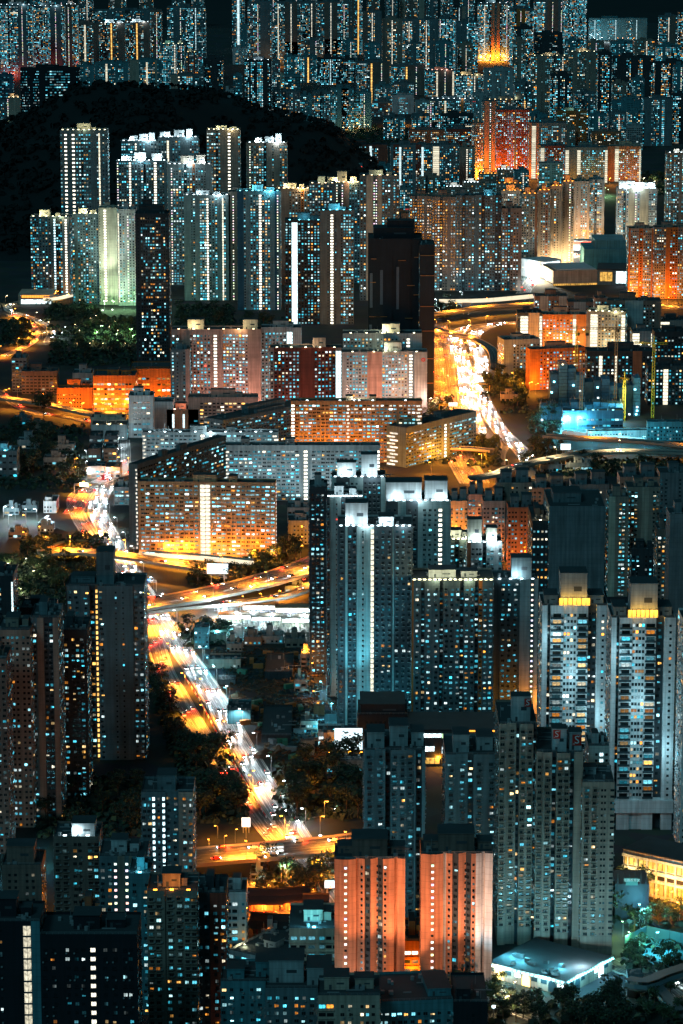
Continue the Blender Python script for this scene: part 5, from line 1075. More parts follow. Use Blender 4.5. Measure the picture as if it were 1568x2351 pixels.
traffic('ML', 'car with red tail lights on the market road', 'cars on the market road', 1, 34, BM * .2, 2 * KW, lanes=(0, 2), seed=20)
def bus(p, t, label, col):
    P_ = plain('bus_paint_' + col, dict(red=(.5, .03, .03), cream=(.7, .66, .5))[col], .4); lit = plain('bus_window', (.1, .1, .1), .2, emit=(.9, .97, 1), strength=1.4, sample=False)
    o = empty('bus', p, label, 'bus', 'double deck buses', math.atan2(t.y, t.x)); b = MB(); b.box(-5.5, -1.25, .4, 5.5, 1.25, 4.3, P_)
    for x in (-3.6, 3.4):
        for s_ in (-1, 1): b.box(x - .5, s_ * 1.1 - .18, 0, x + .5, s_ * 1.1 + .18, 1.0, TYRE)
    b.build('body', o)
    for z in (1.6, 3.2):
        w_ = MB()
        for s_ in (-1, 1): w_.box(-5.2, s_ * 1.27 - .02, z - .45, 5.2, s_ * 1.27 + .02, z + .4, lit)
        w_.box(5.48, -1.1, z - .5, 5.53, 1.1, z + .45, lit); w_.build('window', o)
FRm = ROADS['ML'][0]; i = int(len(FRm) * .62); bus(FRm[i][0] + Vector((0, 0, .02)), FRm[i][1], 'red double deck bus with lit windows on the market road', 'red')
FRm = ROADS['F3'][0]; i = int(len(FRm) * .45); bus(FRm[i][0] + FRm[i][2] * 4 + Vector((0, 0, .02)), FRm[i][1], 'cream double deck bus with lit windows on the bottom flyover', 'cream')

# ------------------------------------------------------------------ trees
def tree_proto(seed, leaf, h, rad, n=330, leafsize=.62):
    rr = random.Random(seed); t = MB()
    t.cyl((0, 0), .32, .16, 0, h * .55, BARK, 7, False)
    cl = []
    for k in range(9):
        a = k * 2.4 + rr.uniform(-.4, .4); q = Vector((math.cos(a) * rad * rr.uniform(.25, .75), math.sin(a) * rad * rr.uniform(.25, .75), h * rr.uniform(.5, .92)))
        t.bar((0, 0, h * rr.uniform(.3, .52)), q, .14, BARK); cl.append((q, rad * rr.uniform(.36, .58)))
    c = MB()
    for k in range(n):
        q, R_ = rr.choice(cl); d = Vector((rr.gauss(0, 1), rr.gauss(0, 1), rr.gauss(0, .8))); d.normalize(); p = q + d * R_ * rr.uniform(.45, 1.08)
        u = Vector((rr.gauss(0, 1), rr.gauss(0, 1), rr.gauss(0, .6))); u.normalize(); w_ = u.cross(d); 
        if w_.length < .1: continue
        w_.normalize(); s_ = leafsize * rr.uniform(.6, 1.3)
        c.poly([p - u * s_, p + w_ * s_ * .6, p + u * s_, p - w_ * s_ * .6], leaf if rr.random() < .75 else LEAFM)
    return t.mesh('trunk'), c.mesh('crown')
TP = dict(dark=[tree_proto(s_, LEAFD, 11 + s_, 4.6) for s_ in range(3)], mid=[tree_proto(10 + s_, LEAFM, 10 + s_, 4.2) for s_ in range(3)], yel=[tree_proto(20 + s_, LEAFY, 9 + s_, 3.8) for s_ in range(2)],
          big=[tree_proto(30 + s_, LEAFD, 15 + s_, 7, 620, .8) for s_ in range(2)])
NT = [0]
THICK = {}
def thicket(x0, y0, x1, y1, lean, rr, n):
    m = THICK.setdefault('m', MB())
    for k in range(n):
        f = rr.random(); q = G(x0 + (x1 - x0) * rr.random() + lean * f, y0 + (y1 - y0) * f); R_ = rr.uniform(2.2, 4.6)
        for j in range(9):
            d = Vector((rr.gauss(0, 1), rr.gauss(0, 1), abs(rr.gauss(0, .8)))); d.normalize(); c = q + d * R_ * rr.uniform(.6, 1)
            u = Vector((rr.gauss(0, 1), rr.gauss(0, 1), rr.gauss(0, 1))); w_ = d.cross(u); w_.normalize(); u = w_.cross(d); s_ = rr.uniform(.7, 1.5)
            m.poly([c - u * s_ - w_ * s_, c + u * s_ - w_ * s_ * .6, c + u * s_ * .8 + w_ * s_, c - u * s_ * .7 + w_ * s_], LEAFD if rr.random() < .8 else LEAFM)
def wood(kind, where, n, x0, y0, x1, y1, lean=0.0, s0=.75, s1=1.2, seed=0):
    rr = random.Random(seed + int(x0 * 13 + y0)); done = []
    if n > 5:
        p_, q_ = G(x0, y0), G(x1 + lean * 0, y1); thicket(x0 - 6, y0 - 6, x1 + 6, y1 + 4, lean, rr, int(min(420, abs((q_.x - p_.x) * (q_.y - p_.y)) / 22)))
    ad = dict(dark='dark', mid='green', yel='yellowish', big='large dark')[kind]
    for k in range(n):
        for _ in range(12):
            f = rr.random(); x = x0 + (x1 - x0) * rr.random() + lean * f; y = y0 + (y1 - y0) * f
            p = G(x, y)
            if all((p - q).length > 4.2 for q in done): break
        done.append(p); NT[0] += 1
        tm, cm = rr.choice(TP[kind]); s_ = rr.uniform(s0, s1)
        o = empty('tree', p, '%s leafy tree %s' % (ad, where), 'tree', 'trees ' + where, rr.uniform(0, 6.28)); o.scale = (s_ * rr.uniform(.9, 1.2), s_ * rr.uniform(.9, 1.2), s_)
        link('trunk', tm, o); link('crown', cm, o)
wood('big', 'in the dark wood below the left curved flyover', 16, 0, 985, 185, 1120)
wood('mid', 'in the small lamp lit park', 18, 175, 735, 310, 805)
wood('dark', 'around the small lamp lit park', 14, 120, 755, 310, 835, s0=.8)
wood('dark', 'inside the bend of the curved road at upper left', 7, 10, 742, 66, 790)
wood('dark', 'beside the front estate', 8, 110, 708, 220, 735)
wood('mid', 'in the green park at left', 16, 0, 1290, 150, 1385)
wood('dark', 'in the green park at left', 13, 60, 1240, 240, 1345)
wood('dark', 'between the plain grey wall and the red lanes', 16, 335, 1560, 372, 1780, lean=90)
wood('big', 'in the wood left of the expressway', 14, 420, 1720, 530, 1890, lean=30, s0=.8, s1=1.05)
wood('dark', 'in the black slope at lower left', 16, 100, 1790, 330, 1920)
wood('big', 'in the wood right of the expressway', 15, 640, 1760, 830, 1880, s0=.8, s1=1.1)
wood('dark', 'beside the bus depot', 7, 412, 1440, 520, 1480)
wood('dark', 'under the interchange', 10, 440, 1320, 560, 1352)
wood('mid', 'at the foot of the large orange slab', 8, 560, 1280, 660, 1310)
wood('dark', 'between the right expressway and the building site', 15, 1218, 945, 1288, 1045)
wood('dark', 'by the orange end walled slab', 8, 1115, 862, 1200, 905)
wood('yel', 'in the orange light left of the right expressway', 11, 985, 935, 1035, 1060)
wood('yel', 'on the islands of the right expressway', 9, 1085, 1012, 1140, 1070)
wood('big', 'in the black wood at the bottom right', 14, 1240, 2312, 1440, 2385, s0=.6, s1=.85)
wood('mid', 'by the arcade of the grey tower', 4, 1118, 2275, 1150, 2325)
wood('dark', 'behind the long teal school', 5, 985, 2305, 1100, 2330, s0=1, s1=1.3)
wood('dark', 'between the bottom flyover and the temple', 12, 600, 2000, 762, 2066)
wood('dark', 'by the fin shaped hall', 9, 1415, 2040, 1480, 2140)
wood('mid', 'along the sports pitch', 9, 1440, 2175, 1560, 2235, s0=.6, s1=.8)
wood('dark', 'behind the pink slabs', 11, 410, 710, 530, 748)
wood('dark', 'before the blue topped tower', 6, 560, 738, 650, 752)
wood('dark', 'beside the low pale block', 4, 660, 1270, 708, 1300, s0=1.1, s1=1.4)
wood('mid', 'in the far park', 9, 800, 300, 935, 330, s0=.9)
wood('mid', 'on the wooded slope at upper right', 7, 1480, 400, 1540, 445, s0=.9, s1=1.3)
wood('big', 'standing alone by the left curved flyover', 1, 100, 962, 104, 964, s0=1.4, s1=1.4)
wood('yel', 'on the slope right of the right expressway', 8, 1150, 885, 1195, 945, lean=10)
wood('mid', 'between the two curved flyovers at the interchange', 7, 560, 1318, 700, 1330)
wood('dark', 'on the bank left of the white lanes', 8, 250, 1395, 330, 1440)
wood('dark', 'before the slender flyovers', 9, 1200, 1062, 1560, 1092)
wood('mid', 'between the golden podium and the street at lower right', 10, 1470, 2090, 1560, 2130, s0=.6, s1=.9)
wood('mid', 'around the footbridge at the bottom right corner', 9, 1470, 2285, 1560, 2360, s0=.6, s1=.9)
wood('dark', 'below the arcade at the bottom', 7, 1130, 2300, 1235, 2350, s0=.7, s1=1)
wood('dark', 'along the right of the black tower', 6, 1000, 700, 1040, 725)

THICK['m'].build('undergrowth', kind='stuff', label='dark undergrowth below the trees of the city', cat='undergrowth')
# ------------------------------------------------------------------ special buildings and street furniture
def text(s, size, loc, rz, mat, parent, name='lettering', ext=.04, tilt=math.pi / 2):
    cu = bpy.data.curves.new(name, 'FONT'); cu.body = s; cu.size = size; cu.align_x = 'CENTER'; cu.align_y = 'CENTER'; cu.extrude = ext
    cu.materials.append(mat); cu.resolution_u = 3; tmp = bpy.data.objects.new('tmp', cu); me = bpy.data.meshes.new_from_object(tmp); bpy.data.objects.remove(tmp); o = link(name, me, parent, loc); o.rotation_euler = (tilt, 0, rz); return o
RED = plain('sign_red', (.6, .03, .02), .5); WHT = plain('sign_white', (.8, .8, .8), .5); BLK = plain('sign_black', (.012, .012, .014), .6)
# black tower under wraps
b = B('black unlit tower wrapped in netting with faint ochre ledges', 845, 968, 548, 905, 'b2@1 b.4 b3@-.6 b1.4@1 b2.4 b.5@-.5 b2.6@.8', 'black', D=40, rot=0, R='b1', L='b1', grp=None, fl=3, pent=[(.1, .2, .75, .6, 9), (.35, .3, .5, .4, 15)])
LED = plain('netting_ledge', (.4, .16, .05), .8)
NETL = plain('netting_pale', (.10, .13, .16), .9, noise=.4, nscale=1.2)
for fx, fz, w_ in ((.55, .86, .14), (.85, .88, .14), (.72, .70, .14), (.84, .64, .14), (.02, .5, .2), (.15, .5, .2), (.68, .49, .14), (.84, .33, .15), (.66, .30, .13), (.84, .16, .15), (.84, .02, .14), (.04, .72, .1), (.05, .87, .1)):
    m_ = MB(); m_.box(b['W'] * fx, -1.2, b['h'] * fz, b['W'] * (fx + w_), -.2, b['h'] * fz + .5, LED); m_.build('ledge', b['root'])
for fx, z0, z1 in ((.03, .56, .78), (.22, .58, .80), (.52, .55, .82), (.02, .28, .45), (.52, .26, .44), (.2, .34, .42)):
    m_ = MB(); m_.box(b['W'] * fx, -.95, b['h'] * z0, b['W'] * (fx + .05), -.3, b['h'] * z1, NETL); m_.build('netting_panel', b['root'])
b2 = B('lower black wing clinging to the right of the wrapped tower', 962, 996, 562, 915, 'b2 b.3@-.4 b2', 'black', D=34, R='b1', pent=[])
for fz in (.93, .8, .6, .44, .26, .1):
    m_ = MB(); m_.box(.5, -.9, b2['h'] * fz, b2['W'] - .4, -.1, b2['h'] * fz + .5, LED); m_.build('ledge', b2['root'])
# red flower emblems on the pink slabs
def emblem(b_, x, z, r_):
    m_ = MB()
    for i in range(8):
        a = i * math.pi / 4; m_.cyl((0, 0), r_ * .3, r_ * .3, 0, .12, RED, 8); k = len(m_.v) - 16
        for j in range(k, len(m_.v)): v = m_.v[j]; m_.v[j] = (v[0] + math.cos(a) * r_ * .72, v[1] + math.sin(a) * r_ * .72, v[2])
    o = m_.build('emblem', b_['root'], (x, .9, z)); o.rotation_euler = (math.pi / 2, 0, 0); return o
emblem(EMB, EMB['W'] * .245, EMB['h'] * .80, 2.2).location.y = .85
emblem(EMB, EMB['W'] * .955, EMB['h'] * .86, 1.8).location.y = -.15
# upright lettering on the tower with the orange side
for i, ch in enumerate('啟鑽苑'): text(ch, 4.2, (TXT['W'] * .71, .78, TXT['h'] - 22 - i * 6.2), 0, BLK, TXT['root'])
# red square signs with a white S on the stepped grey tower
def s_sign(b_, x, y, z, s_):
    m_ = MB(); m_.box(-s_ / 2, -.12, -s_ * .62, s_ / 2, 0, s_ * .62, RED); o = m_.build('sign_panel', b_['root'], (x, y, z))
    text('S', s_ * 1.25, (0, -.16, 0), 0, WHT, o); text('H', s_ * .3, (-s_ * .32, -.16, -s_ * .45), 0, WHT, o); text('K', s_ * .3, (s_ * .32, -.16, s_ * .45), 0, WHT, o)
s_sign(SA, SA['W'] * .78, SA['D'] * .2 - .1, SA['h'] + 7.4, 3.0)
s_sign(SB, SB['W'] * .44, SB['D'] * .1 - .1, SB['h'] + 6.8, 3.2)
s_sign(SB, SB['W'] * .88, SB['D'] * .15 - .1, SB['h'] + 3.6, 4.0)
# amber roof gallery of the luxury pair
AMB = plain('amber_glow', (.5, .3, .1), .4, emit=(1, .5, .06), strength=1.3, sample=False)
for L_ in LUX:
    m_ = MB(); x0, x1, y0 = L_['W'] * .26, L_['W'] * .74, L_['D'] * .1
    for k in range(7):
        xx = x0 + (x1 - x0) * k / 7; m_.box(xx, y0 - .6, L_['h'] - .6, xx + (x1 - x0) / 9, y0 - .3, L_['h'] + 3.2, AMB)
    m_.build('roof_gallery', L_['root'])
    for k in range(3): point((x0 + (x1 - x0) * (k + .5) / 3, y0 - 3, L_['h'] + 2.2), (1, .5, .08), 900, L_['root'], .7)
    for k in range(3): point((L_['W'] * (.18 + .3 * k), -9, L_['h'] * (.82 - .22 * k)), (.45, .86, 1), 3600, L_['root'], 3)  # unseen fill lights hung before the front to brighten it
# luxury podium
def simple(label, name, cat, x0, x1, yt, yb, D, parts, rot=0, grp=None):
    """low building; parts: (part name, fx0, fx1, fz0, fz1, proud, material)"""
    a = math.radians(rot); ref = G(x1 if rot > 0 else x0, yb); S = scale_at(ref); Wd = (x1 - x0) / S / math.cos(a); h = ztop(x0, yt, ref.y)
    ex = Vector((math.cos(a), -math.sin(a), 0)); ey = Vector((math.sin(a), math.cos(a), 0)); org = ref - ex * Wd if rot > 0 else ref
    o = empty(name, org, label, cat, grp, -a)
    for nm, a0, a1, z0, z1, pr, mt in parts:
        m_ = MB(); m_.box(Wd * a0, -pr, h * z0, Wd * a1, D + (pr if nm in ('roof', 'wall') else -.02) if nm in ('roof', 'wall', 'tier') else .0, h * z1, mt)
        if nm in ('gallery', 'glass_wall', 'shopfront'):
            k_ = max(2, int(Wd * (a1 - a0) / 2.4))
            for q_ in range(k_ + 1): xx = Wd * (a0 + (a1 - a0) * q_ / k_); m_.box(xx - .12, -pr - .12, h * z0, xx + .12, -pr + .02, h * z1, BLK)
        m_.build(nm, o)
    return dict(root=o, W=Wd, h=h, D=D, S=S, org=org, ex=ex, ey=ey)
WARMG = plain('warm_lit_glass', (.4, .3, .1), .3, emit=(1, .55, .11), strength=.6, noise=.0, sample=False)
WHITEG = plain('white_lit_glass', (.5, .5, .5), .3, emit=(.75, .96, 1), strength=2.4, sample=False)
def vary_glow(mt, s, sc=.55):
    t = mt.node_tree; n = t.nodes; b = n['Principled BSDF']; tc = n.new('ShaderNodeTexCoord'); v = n.new('ShaderNodeTexVoronoi'); v.inputs['Scale'].default_value = sc; mr = n.new('ShaderNodeMapRange'); mr.inputs[3].default_value = .12 * s; mr.inputs[4].default_value = 1.9 * s
    t.links.new(tc.outputs['Object'], v.inputs['Vector']); t.links.new(v.outputs['Color'], mr.inputs[0]); t.links.new(mr.outputs[0], b.inputs['Emission Strength'])
vary_glow(WARMG, .55); vary_glow(WHITEG, 2.0)
CYANG = plain('cyan_lit_strip', (.3, .5, .5), .3, emit=(.25, .85, 1), strength=5.0, sample=False)
GREENG = plain('planted_lit_glass', (.2, .3, .1), .5, emit=(.65, 1, .55), strength=.9, sample=False)
p_ = simple('white tiered podium with golden lit galleries under the right luxury tower', 'podium', 'podium', 1440, 1612, 1986, 2085, 22,
            [('wall', 0, 1, 0, .98, 0, wm('white')), ('roof', -.01, 1.01, .98, 1.0, .5, ROOF), ('gallery', .02, .98, .66, .82, .25, WARMG), ('ledge', 0, 1, .84, .90, 1.2, wm('white')), ('ledge', 0, 1, .56, .63, 1.2, wm('white')),
             ('dark_band', .0, 1, .43, .52, .2, BLK), ('gallery', .06, .98, .08, .34, .2, WARMG), ('ledge', 0, 1, .36, .42, 1.0, wm('white'))], rot=36)
for k in range(8):
    m_ = MB(); m_.box(p_['W'] * (.06 + k * .12), -.9, 0, p_['W'] * (.06 + k * .12) + .8, -.25, p_['h'] * .84, wm('white')); m_.build('column', p_['root'])
for k in range(4): point((p_['W'] * (.1 + .25 * k), -6, p_['h'] * .6), (1, .66, .25), 3000, p_['root'], 1)
L_ = LUX[1]
m_ = MB(); m_.box(-.6, -1.4, 9, L_['W'] + .6, 10, 15.5, wm('white')); m_.build('podium_band', L_['root'])
# podium of the stepped grey tower: arched, edged with cyan white light
ORN = plain('arch_gold_glow', (.5, .4, .1), .4, emit=(1, .72, .2), strength=3.2, sample=False)
STN = wm('pale')
def arcade(label, x0, x1, yt, yb, D, rot, R=None):
    a = math.radians(rot); ref = G(x1 if rot > 0 else x0, yb); S = scale_at(ref); Wd = (x1 - x0) / S / math.cos(a); h = ztop(x1 if rot > 0 else x0, yt, ref.y)
    ex = Vector((math.cos(a), -math.sin(a), 0)); ey = Vector((math.sin(a), math.cos(a), 0)); org = ref - ex * Wd if rot > 0 else ref
    o = empty('arcade', org, label, 'shopping arcade', None, -a)
    m_ = MB(); m_.box(0, 0, 0, Wd, D, h - .8, wm('tan'), top=ROOF); m_.box(-.4, -.4, h - 2.2, Wd + .4, D + .4, h - .9, STN, top=ROOF); m_.build('wall', o)
    def facade(P0, du, dn, ln, gold):
        n = int(ln / 2.2)
        for k in range(n):
            c = P0 + du * (ln * (k + .5) / n) - dn * .75; mm = MB(); mm.box(c.x - .45, c.y - .45, h - 1.75, c.x + .45, c.y + .45, h - 1.25, CYANG)
            mm.build('cornice_lamp', o)
        for k in range(max(2, n // 7)): c = P0 + du * (ln * (k + .5) / max(2, n // 7)) - dn * 3; point((c.x, c.y, h - .6), (.22, .82, 1), 6500, o, .6)
        na = max(2, int(ln / 13))
        for k in range(na):
            c = P0 + du * (ln * (k + .5) / na) - dn * .12; mm = MB(); r_ = 2.0; pts = [c - du * r_ + Vector((0, 0, .2)), c + du * r_ + Vector((0, 0, .2))]
            pts += [c + du * r_ * math.cos(t_) + Vector((0, 0, h * .45 + r_ * math.sin(t_))) for t_ in [i * math.pi / 8 for i in range(9)]]
            mm.poly(pts, ORN if gold and k < 2 else WHITEG if k % 2 else PANE_D); mm.build('arched_window', o)
            for s_ in (-1, 1):
                c2 = c + du * s_ * 4.2; mm = MB(); q = [c2 - du * 1.5, c2 + du * 1.5]
                mm.poly([q[0] + Vector((0, 0, h * .42)), q[1] + Vector((0, 0, h * .42)), q[1] + Vector((0, 0, h * .66)), q[0] + Vector((0, 0, h * .66))], WHITEG if (k + s_) % 3 == 0 else PANE_D); mm.build('window', o)
    facade(Vector((0, 0, 0)), Vector((1, 0, 0)), Vector((0, 1, 0)), Wd, True)
    facade(Vector((Wd, 0, 0)), Vector((0, 1, 0)), Vector((-1, 0, 0)), D, False)
    for k in range(14):
        mm = MB(); x_, y_ = rng.uniform(.05, .9) * Wd, rng.uniform(.05, .35) * D; mm.box(x_, y_, h - .8, x_ + rng.uniform(1.5, 3.5), y_ + rng.uniform(1, 2.5), h + rng.uniform(.2, 1.2), ROOF); mm.build('roof_planter', o)
    for fx, fy, ck in ((.1, .3, 'cy'), (.3, .25, 'cy'), (.75, .3, 'cy'), (.9, .5, 'wh')): point((fx * Wd, fy * D, h + 2.5), TINT[ck], 8000, o, .5)
    return o
PANE_D = plain('dark_pane', (.02, .04, .05), .15)
arcade('pale arcade with arched windows and a cyan white lit cornice under the stepped grey tower', 1124, 1298, 2248, 2287, 38, 36)
# blue dressed building under construction, cranes, hoarding, site sheds
NET = plain('blue_netting', (.06, .20, .30), .9, noise=.6, nscale=.5); NETD = plain('blue_netting_dark', (.03, .09, .13), .9, noise=.5, nscale=.4)
def shell(label, x0, x1, yt, yb, D, seed):
    rr = random.Random(seed); ref = G(x0, yb); S = scale_at(ref); Wd = (x1 - x0) / S; h = ztop(x0, yt, ref.y); o = empty('building_shell', ref, label, 'building site', 'building shells on the site')
    n = max(3, int(Wd / 6))
    for k in range(n):
        a, b_ = Wd * k / n, Wd * (k + 1) / n; hh = h * rr.uniform(.72, 1.0); m_ = MB(); m_.box(a + .2, rr.uniform(0, 2), 0, b_ - .2, D, hh, NET if rr.random() < .6 else NETD); 
        for f in range(int(hh / 3)):
            m_.box(a, -.5, f * 3.0, b_, .1, f * 3.0 + .25, NETD)
        m_.build('netted_bay', o)
        for f in range(int(hh / 3.2)):
            if rr.random() < .16:
                m_ = MB(); xx = rr.uniform(a + .5, b_ - 2.2); m_.box(xx, -.62, f * 3 + .8, xx + 1.6, -.55, f * 3 + 2.3, WHITEG if rr.random() < .5 else CYANG); m_.build('window', o)
        for q in range(5): m_ = MB(); xx = rr.uniform(a, b_); m_.bar((xx, rr.uniform(0, D), hh), (xx + rr.uniform(-1, 1), rr.uniform(0, D), hh + rr.uniform(1.5, 4)), .18, POLE); m_.build('steel_bar', o)
    return o
shell('blue netted concrete frame beside the orange end wall, tallest of the site', 1262, 1322, 832, 945, 22, 1)
shell('blue netted concrete frame in the middle of the building site', 1322, 1400, 862, 950, 22, 2)
shell('dark blue netted frame at the right of the building site', 1400, 1470, 868, 955, 22, 3)
shell('low blue netted frame in front on the building site', 1240, 1430, 922, 968, 16, 4)
B('brown box shed at the left of the building site', 1252, 1282, 928, 958, 'b1', 'brown', name='shed', cat='shed', pent=[], D=12)
B('lit site shed with cyan white windows beneath the yellow crane', 1292, 1430, 942, 985, 'b2 q6', 'blue', lit=.5, warm=0, name='shed', cat='shed', pent=[], D=14, fl=5, crown=('cy', 3, 9000))
B('long low white site office block with dark roof behind the hoarding', 1350, 1490, 990, 1012, 'n12 b4', 'white', lit=.35, warm=0, name='site_office', cat='site office', pent=[], D=10, fl=3, rot=-6)
B('green edged row of site cabins at the right border', 1486, 1585, 968, 1012, 'n12', 'teal', lit=.45, warm=0, name='site_cabin', cat='site cabin', pent=[], D=10, fl=3)
YEL = plain('crane_yellow', (.75, .55, .04), .5); RST = plain('crane_rust', (.32, .17, .07), .6)
def lattice(m_, p, q, w, mat, step=2.6):
    p, q = Vector(p), Vector(q); d = (q - p); ln = d.length; d.normalize(); u = d.cross(Vector((0, 0, 1)))
    if u.length < .1: u = Vector((1, 0, 0))
    u.normalize(); v = u.cross(d); n = max(2, int(ln / step)); c = [(u * a + v * b_) * w / 2 for a, b_ in ((-1, -1), (1, -1), (1, 1), (-1, 1))]
    for k in c: m_.bar(p + k, q + k, w * .17, mat)
    for i in range(n):
        a, b_ = p + d * ln * i / n, p + d * ln * (i + 1) / n
        for k in range(4): m_.bar(a + c[k], b_ + c[(k + 1) % 4], w * .1, mat)
def crane(label, x, yt, yb, mat, jx0, jx1, jy=None):
    g = G(x, yb); o = empty('tower_crane', g, label, 'tower crane', 'tower cranes of the building site'); S = scale_at(g); h = ztop(x, yt, g.y)
    m_ = MB(); lattice(m_, (0, 0, 0), (0, 0, h), 2.0, mat); m_.build('mast', o)
    m_ = MB(); m_.box(-1.1, -1.2, h, 1.1, 1.2, h + 2.2, mat); m_.box(1.1, -1.0, h - .4, 2.6, .6, h + 1.8, BLK); m_.build('cab', o)
    m_ = MB(); jl, jr = (jx0 - x) / S, (jx1 - x) / S; lattice(m_, (jl, 6 if jl < 0 else 0, h + 2.6), (0, 0, h + 2.6), 1.5, mat); lattice(m_, (0, 0, h + 2.6), (jr, 3, h + 2.6), 1.5, mat)
    m_.bar((0, 0, h + 2), (0, 0, h + 9), .7, mat); m_.bar((0, 0, h + 9), (jl * .7, 4, h + 3.3), .14, POLE); m_.bar((0, 0, h + 9), (jr * .8, 2, h + 3.3), .14, POLE); m_.build('jib', o)
    m_ = MB(); k = jr if abs(jr) < abs(jl) else jl; m_.box(k * .8 - 1.4, 2, h - .6, k * .8 + 1.4, 4, h + 1.9, BLK); m_.build('counterweight', o)
    for f in (.25, .7):
        kk = jl if abs(jl) > abs(jr) else jr; m_ = MB(); m_.box(kk * f - .5, 2, h + 1.2, kk * f + .5, 3, h + 1.8, lampm('ye', 7)); m_.build('jib_lamp', o)
    return g, h, o
crane('brown tower crane with long jib before the cream lit slab', 1412, 762, 960, RST, 1305, 1445)
crane('yellow topped tower crane with slanting jib by the orange end wall', 1321, 770, 940, YEL, 1234, 1352)
crane('brown tower crane standing in the flood of cyan light', 1333, 842, 982, RST, 1272, 1358)
g_, h_, o_ = crane('short yellow tower crane, brightly lit, at the right of the site', 1432, 878, 965, YEL, 1424, 1441)
point((3, -8, h_ * .75), (1, .85, .3), 9000, o_, .6); point((-2, -9, h_ * .3), (1, .85, .3), 4000, o_, .6)
crane('dark tower crane with amber lamps near the right border', 1498, 796, 960, YEL, 1455, 1530)
HOARD = plain('hoarding_white', (.75, .78, .78), .6)
def hoarding(label, a, b_, hgt, mat, name='hoarding', cat='hoarding', grp=None):
    p, q = G(*a), G(*b_); o = empty(name, p, label, cat, grp); d = q - p; n = max(2, int(d.length / 5)); u = d.normalized(); nn = Vector((u.y, -u.x, 0))
    for k in range(n):
        m_ = MB(); s_, e_ = u * (d.length * k / n + .1), u * (d.length * (k + 1) / n - .1)
        A_ = [s_ - nn * .1, e_ - nn * .1, e_ + nn * .1, s_ + nn * .1]; lo = list(A_); hi = [v + Vector((0, 0, hgt)) for v in A_]
        m_.poly([lo[0], lo[1], hi[1], hi[0]], mat); m_.poly([lo[2], lo[3], hi[3], hi[2]], mat); m_.poly(hi, mat); m_.build('panel', o)
    return o
hoarding('long white hoarding of the building site above the second flyover', (1290, 1002), (1480, 1020), 5, HOARD)
# shopping centre at upper right
c_ = simple('low beige shopping centre with a glowing glass corner', 'shopping_centre', 'shopping centre', 1270, 1372, 622, 656, 60, [('wall', 0, 1, .12, 1, 0, wm('beige')), ('roof', .1, .98, 1.0, 1.06, -4, plain('roof_white', (.5, .52, .54), .6)), ('shopfront', 0, 1, .0, .12, .1, WARMG)], rot=-10)
c2 = simple('glass walled wing of the shopping centre lit from inside', 'shopping_centre', 'shopping centre', 1372, 1440, 620, 655, 50, [('wall', 0, 1, 0, 1, 0, wm('slate')), ('glass_wall', .08, .5, .25, .85, .2, WARMG), ('glass_wall', .62, .98, .12, .9, .2, WHITEG), ('roof', -.02, 1.02, 1.0, 1.05, .6, ROOF)], rot=6)
c3 = simple('dark stage box on the roof behind the shopping centre', 'auditorium', 'auditorium', 1340, 1442, 572, 625, 60, [('wall', 0, 1, 0, 1, 0, wm('teal')), ('tier', .25, .95, 1, 1.35, -6, wm('teal'))])
c4 = simple('white blazing frontage leading to the shopping centre', 'shopping_centre', 'shopping centre', 1238, 1290, 600, 640, 30, [('wall', 0, 1, 0, 1, 0, wm('white')), ('shopfront', .05, .95, .1, .9, .2, WHITEG)], rot=-38)
for x, y, ck, pw in ((1225, 640, 'wh', 300), (1252, 618, 'wh', 260), (1275, 596, 'pk', 160), (1305, 585, 'wh', 200), (1335, 588, 'ww', 160), (1240, 648, 'ww', 200)): lamps([(x, y)], ck, pw * KW, 'around the white shopping centre', .9)
c5 = simple('red and white petrol station like kiosk above the shopping centre', 'kiosk', 'kiosk', 1312, 1372, 553, 575, 20, [('wall', 0, 1, 0, 1, 0, wm('white')), ('sign_band', .02, .98, .6, .95, .2, plain('red_glow', (.6, .05, .03), .5, emit=(1, .08, .03), strength=1.6, sample=False)), ('shopfront', .05, .95, .05, .5, .2, WHITEG)])
# station viaduct and covered footbridges
def canopy(label, pts, width, z, hgt, mat_roof, mat_side, name='footbridge', cat='footbridge', grp='covered footbridges', side=.55):
    FR = frames(spline([G(x, y, z) for x, y in pts], 4)); root = empty(name, Vector((FR[0][0].x, FR[0][0].y, 0)), label, cat, grp); off = -root.location; FR = [(p + off, t, n) for p, t, n in FR]
    m_ = MB(); ribbon(m_, FR, -width / 2, width / 2, 0, CONC); ribbon(m_, FR, -width / 2, width / 2, -.6, CONC); m_.build('deck', root)
    m_ = MB(); ribbon(m_, FR, -width / 2 - .4, width / 2 + .4, hgt, mat_roof); ribbon(m_, FR, -width / 2 - .4, width / 2 + .4, hgt - .2, mat_roof); m_.build('roof', root)
    for s_ in (-1, 1): m_ = MB(); wallrib(m_, FR, s_ * width / 2, 0, hgt * side, .12, mat_side); m_.build('side_panel', root)
    for i in range(2, len(FR), 5):
        p, t, n = FR[i]; m_ = MB(); 
        if z > 3: m_.cyl((p.x, p.y), .45, .45, -z, 0, CONC, 8)
        for s_ in (-1, 1): q = p + n * s_ * width / 2; m_.box(q.x - .1, q.y - .1, 0 + p.z, q.x + .1, q.y + .1, p.z + hgt, POLE)
        m_.build('column', root)
    return root
WGL = plain('lit_walkway_panel', (.7, .7, .65), .5, emit=(1, .86, .6), strength=.8, sample=False)
canopy('white lit covered footbridge along the foot of the large orange slab', [(330, 1276), (392, 1280), (450, 1284), (520, 1290), (580, 1296)], 4, 7, 3.4, plain('roof_pale', (.4, .38, .33), .7), WGL)
